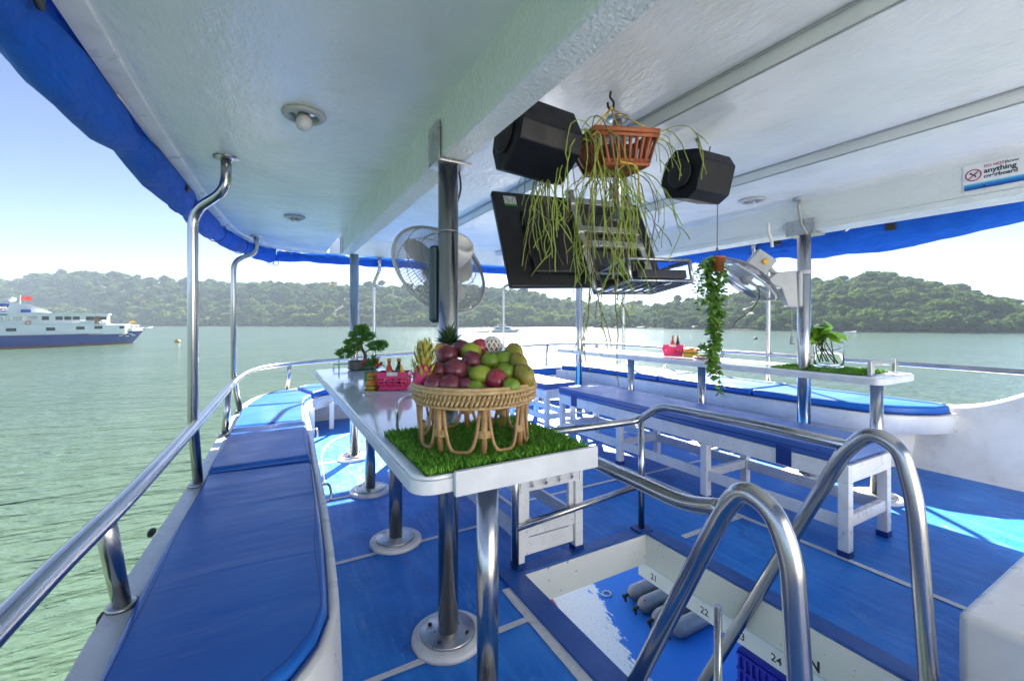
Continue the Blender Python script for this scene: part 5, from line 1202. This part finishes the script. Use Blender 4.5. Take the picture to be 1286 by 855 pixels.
# hanging vine
VX, VY = 2.71, 1.915
hv = thing('hanging_vine', 'long trailing green leafy vine in a small orange pot hung on a wire', 'hanging plant', (VX, VY, 1.85))
b = MB(); b.tube([(VX+.01, VY, 2.60), (VX+.005, VY, 1.95)], .0025, 5); b.tube([(VX+.005,VY,1.97),(VX+.04,VY,1.90)], .0025, 5); b.tube([(VX+.005,VY,1.97),(VX-.03,VY,1.90)], .0025, 5); b.build('wire', rubber, hv)
b = MB(); b.lathe([(.028,0),(.045,.09),(.048,.09),(.048,.105),(.04,.105),(.04,.09)], (VX+.02, VY, 1.80), 18); b.build('pot', orange, hv)
bl = MB(); bs = MB(); rr = random.Random(31)
for k in range(13):
    L = (1.0, .93, .85, .8, .8, .72, .66, .85, .9, .6, .40, .34, .45)[k]; p = Vector((VX+rr.gauss(.0,.014), VY+rr.gauss(0,.014), 1.90)); d = Vector((rr.gauss(0,.25), rr.gauss(0,.25), .2)); ax_ = p.copy()
    if k >= 10: d = (CAMR*-.9+Vector((0, rr.gauss(0,.2), .5)))
    pts = [p.copy()]; n_ = int(L/.022)
    for i in range(n_):
        pull = (ax_-p)*(4.0 if k < 10 else 0); d = (d+Vector((rr.gauss(0,.13)+pull.x, rr.gauss(0,.13)+pull.y, -.33))).normalized(); p = p+d*.022; pts.append(p.copy())
        for q in range(2 if i > 1 else 1):
            a = rr.uniform(0, 2*PI); sz = rr.uniform(.034, .056)*(1 if k < 10 else .7)
            bl.leaf(p, Vector((math.cos(a), math.sin(a), rr.uniform(-.8,.1))), Vector((rr.gauss(0,.4), rr.gauss(0,.4), 1))-CAMF*.5, sz, sz*.72)
    bs.tube(pts, .0025, 4)
bl.build('leaves', leafm, hv); bs.build('stems', stemm, hv)

# ================================================================ sign on the right beam
sg = thing('warning_sign', 'white and blue sign asking not to throw anything overboard', 'sign', (4.326, .95, 2.37))
b = MB(); b.bx(4.324, 4.3285, .70, 1.105, 2.376, 2.556); b.build('panel', signw, sg, bevel=.001)
b = MB(); b.bx(4.3215, 4.3235, .706, 1.098, 2.379, 2.424); b.build('blue_band', signb, sg)
def sgn(txt, y, z, s_, m_, sp=1, bold=.0): return text_mesh(txt, s_, Matrix.Translation((4.3232, y, z)) @ TXT_W, m_, 'lettering', sg, bold=bold, spacing=sp)
sgn('DO NOT', 1.002, 2.521, .024, inkp, bold=.0005); sgn('throw', .905, 2.521, .026, ink, bold=.0006)
sgn('anything', 1.002, 2.482, .045, ink, bold=.0012); sgn('overboard', 1.002, 2.448, .037, ink, bold=.0010)
b = MB(); cc = Vector((4.3225, 1.052, 2.482))
b.tube([cc+Vector((0, math.cos(a)*.038, math.sin(a)*.038)) for a in np.linspace(0, 2*PI, 32)[:-1]], .0035, 5, closed=True); b.tube([cc+Vector((0,-.027,.027)), cc+Vector((0,.027,-.027))], .0033, 5); b.build('prohibition_ring', inkp, sg)
b = MB(); b.tube([cc+Vector((.001,.012,.008)), cc+Vector((.001,-.004,.0)), cc+Vector((.001,-.012,-.016))], .004, 5); b.ell(cc+Vector((.001,.014,.014)), (.001,.006,.006), 8); b.tube([cc+Vector((.001,-.002,.004)), cc+Vector((.001,-.018,.010))], .0025, 5); b.build('pictogram', ink, sg)
for y in (1.0, .80):
    b = MB(); b.ell((4.3212, y, 2.395), (.001,.006,.006), 8); b.build('rivet', rubber, sg)

# ================================================================ other boats and buoys
def local_to(o, x, y, yaw): o.location = (x, y, SEA); o.rotation_euler = (0, 0, yaw)
p_b = Vector((-26.3,121.4,0)); p_s = Vector((-41.7,110.5,0)); yaw = math.atan2(p_b.y-p_s.y, p_b.x-p_s.x)
lb = thing('cruise_boat', 'white and blue three-deck passenger boat moored at the left', 'boat', (0,0,0)); local_to(lb, p_b.x, p_b.y, yaw)
def hull_mesh(L, B, zs, bow, stern=0):
    st = np.linspace(-L, 0, 24); vs = []; n_ = len(st)
    for x in st:
        f = (x+L)/L; w_ = B/2*(1-max(0, (f-.62)/.38)**2.2)*(.92+.08*min(1, f*5)); fl = max(0, (f-.6)/.4)**2
        row = [(x, -w_*.75*(1-fl*.5), -.4)]
        for z, bz in zs: row.append((x+bow*fl*(z/zs[-1][0]), -w_*(1+.03*z)-.02, z+bz*fl))
        vs.append(row+[(p[0], -p[1], p[2]) for p in row[::-1]])
    k = len(vs[0]); fl_ = [tuple(v) for r_ in vs for v in r_]; fs = [(i*k+j, (i+1)*k+j, (i+1)*k+j+1, i*k+j+1) for i in range(n_-1) for j in range(k-1)]
    fs.append(tuple(range(k)));
    return fl_, fs
vs, fs = hull_mesh(32, 7.0, ((.35,0),(1.3,.5),(2.35,1.1)), 2.6); b = MB(); b.add(vs, fs); b.build('hull', bhull, lb, local=True)
vs, fs = hull_mesh(32.02, 7.06, ((.0,0),(.32,.1)), .4); b = MB(); b.add(vs, fs); b.build('waterline_stripe', trimr, lb, local=True)
b = MB(); b.prism([(-32,-3.5),(-6,-3.5),(-2.2,-2.7),(-1.2,-1.6),(-1.2,1.6),(-2.2,2.7),(-6,3.5),(-32,3.5)], 2.3, 4.4); b.build('main_deck_wall', bwhite, lb, local=True, bevel=.05)
b = MB(); b.prism([(-.6,-1.8),(1.6,-.5),(2.3,0),(1.6,.5),(-.6,1.8),(-1.5,1.9),(-1.5,-1.9)], 2.9, 3.6); b.build('bow_bulwark', bwhite, lb, local=True)
b = MB(); b.prism([(-15.2,-3.3),(-5.4,-3.3),(-4.6,-2.6),(-4.2,0),(-4.6,2.6),(-5.4,3.3),(-15.2,3.3)], 4.4, 6.5); b.build('upper_cabin', bwhite, lb, local=True, bevel=.05)
for y in (-3.25, 3.25):
    b = MB(); b.bx(-32, -15.2, y-.05, y+.05, 4.4, 5.15); b.build('side_wall', bwhite, lb, local=True)
    b = MB(); b.bx(-32, -15.2, y-.05, y+.05, 6.05, 6.5); b.build('window_header', bwhite, lb, local=True)
    for x in (-31.5, -27.5, -23.4, -22.6, -19.2, -18.4):
        b = MB(); b.bx(x-.18, x+.18, y-.06, y+.06, 5.15, 6.05); b.build('window_post', bwhite, lb, local=True)
b = MB(); b.bx(-29, -27, -2.0, -1.2, 4.4, 5.5); b.bx(-21, -19.6, .5, 1.4, 4.4, 5.6); b.build('saloon_seat', redc, lb, local=True)
b = MB(); b.prism([(-33,-3.6),(-5.2,-3.6),(-4.4,-2.6),(-4.4,2.6),(-5.2,3.6),(-33,3.6)], 6.5, 6.75); b.build('cabin_roof', bwhite, lb, local=True)
b = MB(); b.prism([(-34,-3.0),(-18.6,-3.0),(-18.6,3.0),(-34,3.0)], 8.1, 8.35); b.build('sun_canopy', bluec, lb, local=True)
b = MB()
for x in (-33,-30,-27,-24,-21,-19):
    for y in (-2.8, 2.8): b = MB(); b.tube([(x, y, 6.7), (x, y, 8.15)], .06, 6); b.build('canopy_post', bwhite, lb, local=True)
b = MB(); vs = [(-19.0,-2.9,6.75),(-16.4,-2.9,6.75),(-13.2,-2.9,6.8),(-16.0,-2.9,8.3),(-18.4,-2.9,8.6)]; n_ = 5
b.add([*vs, *[(x, 2.9, z) for x, y, z in vs]], [(0,1,2,3,4), (9,8,7,6,5)]+[(i, 5+i, 5+(i+1) % n_, (i+1) % n_) for i in range(n_)]); b.build('radar_arch', bwhite, lb, local=True)
for x, z, w_, h_ in ((-13.6,3.55,1.2,.62),(-9.5,3.7,1.2,.62),(-6.8,3.8,1.2,.62),(-2.9,3.75,.9,.5),(-18.5,3.5,1.2,.6),(-23,3.4,1.2,.6)):
    b = MB(); b.box((x, -3.5 if x < -6 else -2.86-.0, z), (w_, .12, h_)); 
    if x > -6: b.v = [(p[0], p[1]-(.0 if True else 0), p[2]) for p in b.v]
    b.build('window', bglass, lb, local=True)
for x, w_ in ((-12.4,.95),(-11.2,.95),(-10.0,.95),(-8.0,1.2),(-6.0,1.1),(-14.2,.9)):
    b = MB(); b.box((x, -3.3, 5.7), (w_, .12, .75)); b.build('window', bglass, lb, local=True)
b = MB(); b.box((-6.9,-3.32,5.35), (.8,.12,1.6)); b.build('door', trimr, lb, local=True); b = MB(); b.box((-4.75,-2.4,5.5), (.3,.5,1.3)); b.build('door', trimr, lb, local=True)
for x in (-26.5,-24,-22.5,-20.8,-16.6):
    b = MB(); b.box((x, -3.05, 7.05), (1.1, .5, .55)); b.build('deck_seat', bluec, lb, local=True)
b = MB(); b.box((-15.6,0,9.6), (1.4,.05,.75)); b.build('flag', redc, lb, local=True)
b = MB(); b.tube([(-16.4,0,8.4),(-16.4,0,10.2)], .05, 6); b.build('mast', bwhite, lb, local=True); b = MB(); b.tube([(-.5,0,3.4),(-.3,0,5.0)], .04, 6); b.build('mast', bwhite, lb, local=True)
b = MB(); b.ell((-17.4,0,9.3), (.55,.55,.42), 12); b.build('radome', bwhite, lb, local=True)
b = MB(); b.box((.3,0,5.0), (.9,.05,.5)); b.build('bow_pennant', yelm, lb, local=True)
b = MB()
for z in (3.9, 4.25): b.tube([(-3.0,-2.3,z+.2),(-1.2,-1.6,z+.1),(1.0,-.8,z)], .035, 5); b.tube([(-3.0,2.3,z+.2),(-1.2,1.6,z+.1),(1.0,.8,z)], .035, 5)
for x, y in ((-2.2,-2.0),(-1.2,-1.6),(-.1,-1.2),(1.0,-.8)): b.tube([(x,y,3.4),(x,y,4.3)], .03, 5)
b.build('bow_railing', bwhite, lb, local=True)
b = MB(); b.tube([(1.9,0,3.2),(3.9,0,3.75)], .12, 7); b.build('bowsprit', bwhite, lb, local=True)
for z0, x0, x1, y in ((6.75, -32, -19, -3.5), (4.42, -20, -5.6, -3.55)):
    b = MB()
    for z in (z0+.45, z0+.85): b.tube([(x0, y, z), (x1, y, z)], .03, 5)
    for k in range(12): x = x0+(x1-x0)*k/11; b.tube([(x, y, z0), (x, y, z0+.85)], .025, 4)
    b.build('side_railing', bwhite, lb, local=True)
b = MB(); b.tube([(-32,-3.62,2.38),(-12,-3.62,2.38),(-6,-3.45,2.5)], .07, 6); b.build('rub_rail', trimr, lb, local=True); lb.scale = (1, 1, .93)
b = MB(); b.bx(-32, -18.9, -3.32, -3.3, 6.2, 6.42); b.build('blue_stripe', bluec, lb, local=True)
for x in (-21.0, -16.4):
    b = MB(); b.tube([(x+.35*math.cos(a), -3.40, 4.78+.35*math.sin(a)) for a in np.linspace(0, 2*PI, 14)[:-1]], .08, 6, closed=True); b.build('life_ring', orm, lb, local=True)
b = MB(); vsq = []
for k, (x, z) in enumerate(((-3.6,1.9),(-2.9,2.2),(-2.2,1.75),(-1.4,2.25),(-.8,1.9))): b.box((x+.8, -2.5+.42*k, z), (.9, .06, .16), Matrix.Rotation(R(28), 3, 'Z'))
b.build('bow_emblem', bwhite, lb, local=True)
def small_yacht(px, d, L, label):
    u = (px-643)/540; x, y = polar(u, d); t = thing('motor_yacht', label, 'boat', (x, y, SEA)); t.rotation_euler = (0,0,R(-32))
    vs, fs = hull_mesh(L, L*.28, ((.3,0),(1.2,.4)), 1.0); b = MB(); b.add([(p[0]+L/2, p[1], p[2]) for p in vs], fs); b.build('hull', bwhite, t, local=True)
    b = MB(); b.prism([(-L*.42,-1.2),(L*.2,-1.1),(L*.3,0),(L*.2,1.1),(-L*.42,1.2)], 1.2, 2.4); b.build('cabin', bwhite, t, local=True)
    b = MB(); b.prism([(-L*.35,-1.22),(L*.18,-1.14),(L*.26,0),(L*.18,1.14),(-L*.35,1.22)], 1.6, 2.1); b.build('window_band', bglass, t, local=True)
    b = MB(); b.bx(-L*.38, L*.12, -1.2, 1.2, 2.4, 2.5); b.bx(-L*.3, L*.05, -1.1, 1.1, 3.3, 3.42); b.build('roof', bwhite, t, local=True)
    b = MB()
    for xx in (-L*.28, .0):
        for yy in (-1, 1): b.tube([(xx, yy, 2.5), (xx, yy, 3.3)], .05, 5)
    b.tube([(-L*.1,0,3.4),(-L*.1,0,4.6)], .04, 5); b.build('mast', bwhite, t, local=True)
small_yacht(634, 187, 11, 'small white motor yacht far off beyond the bow')
def skiff(px, d, L, label):
    u = (px-643)/540; x, y = polar(u, d); t = thing('skiff', label, 'boat', (x, y, SEA)); t.rotation_euler = (0,0,R(-25))
    vs, fs = hull_mesh(L, L*.26, ((.2,0),(.55,.3)), .5); b = MB(); b.add([(p[0]+L/2, p[1], p[2]) for p in vs], fs); b.build('hull', bwhite, t, local=True)
    b = MB(); b.box((-L*.2,0,.75), (.4,.35,.55)); b.build('outboard_motor', rubber, t, local=True)
skiff(606, 187, 5, 'tiny open boat left of the far motor yacht'); skiff(1068, 178, 4.5, 'tiny open boat under the right headland')
def buoy(px, d, r_, mm, label):
    u = (px-643)/540; x, y = polar(u, d); t = thing('buoy', label, 'buoy', (x, y, SEA)); b = MB(); b.ell((x, y, SEA+r_*.35), (r_, r_, r_*.85), 14); b.build('float', mm, t)
    b = MB(); b.tube([(x+r_*.4*math.cos(a), y, SEA+r_*1.2+r_*.25*math.sin(a)) for a in np.linspace(0, 2*PI, 10)[:-1]], r_*.08, 5, closed=True); b.build('ring', rubber, t)
buoy(223, 97, .55, buoym, 'yellow mooring buoy floating off the bow of the passenger boat'); buoy(949, 115, .45, rubber, 'small dark buoy on the water right of the vine')

# ================================================================ haze over the bay
def haze():
    b = MB(); b.bx(-1500, 1500, -300, 1500, SEA-1, 110); o = b.build('haze', None or bpy.data.materials.new('haze_air'))
    m = o.data.materials[0]; m.use_nodes = True; nt = m.node_tree; nt.nodes.remove(nt.nodes['Principled BSDF'])
    v = nt.nodes.new('ShaderNodeVolumePrincipled'); v.inputs['Color'].default_value = (.66,.80,1,1); v.inputs['Density'].default_value = .00028; v.inputs['Anisotropy'].default_value = 0
    nt.links.new(v.outputs[0], nt.nodes['Material Output'].inputs['Volume']); tag(o, kind='stuff'); o['label'] = 'thin haze over the bay'; o['category'] = 'haze'
    return o
haze()
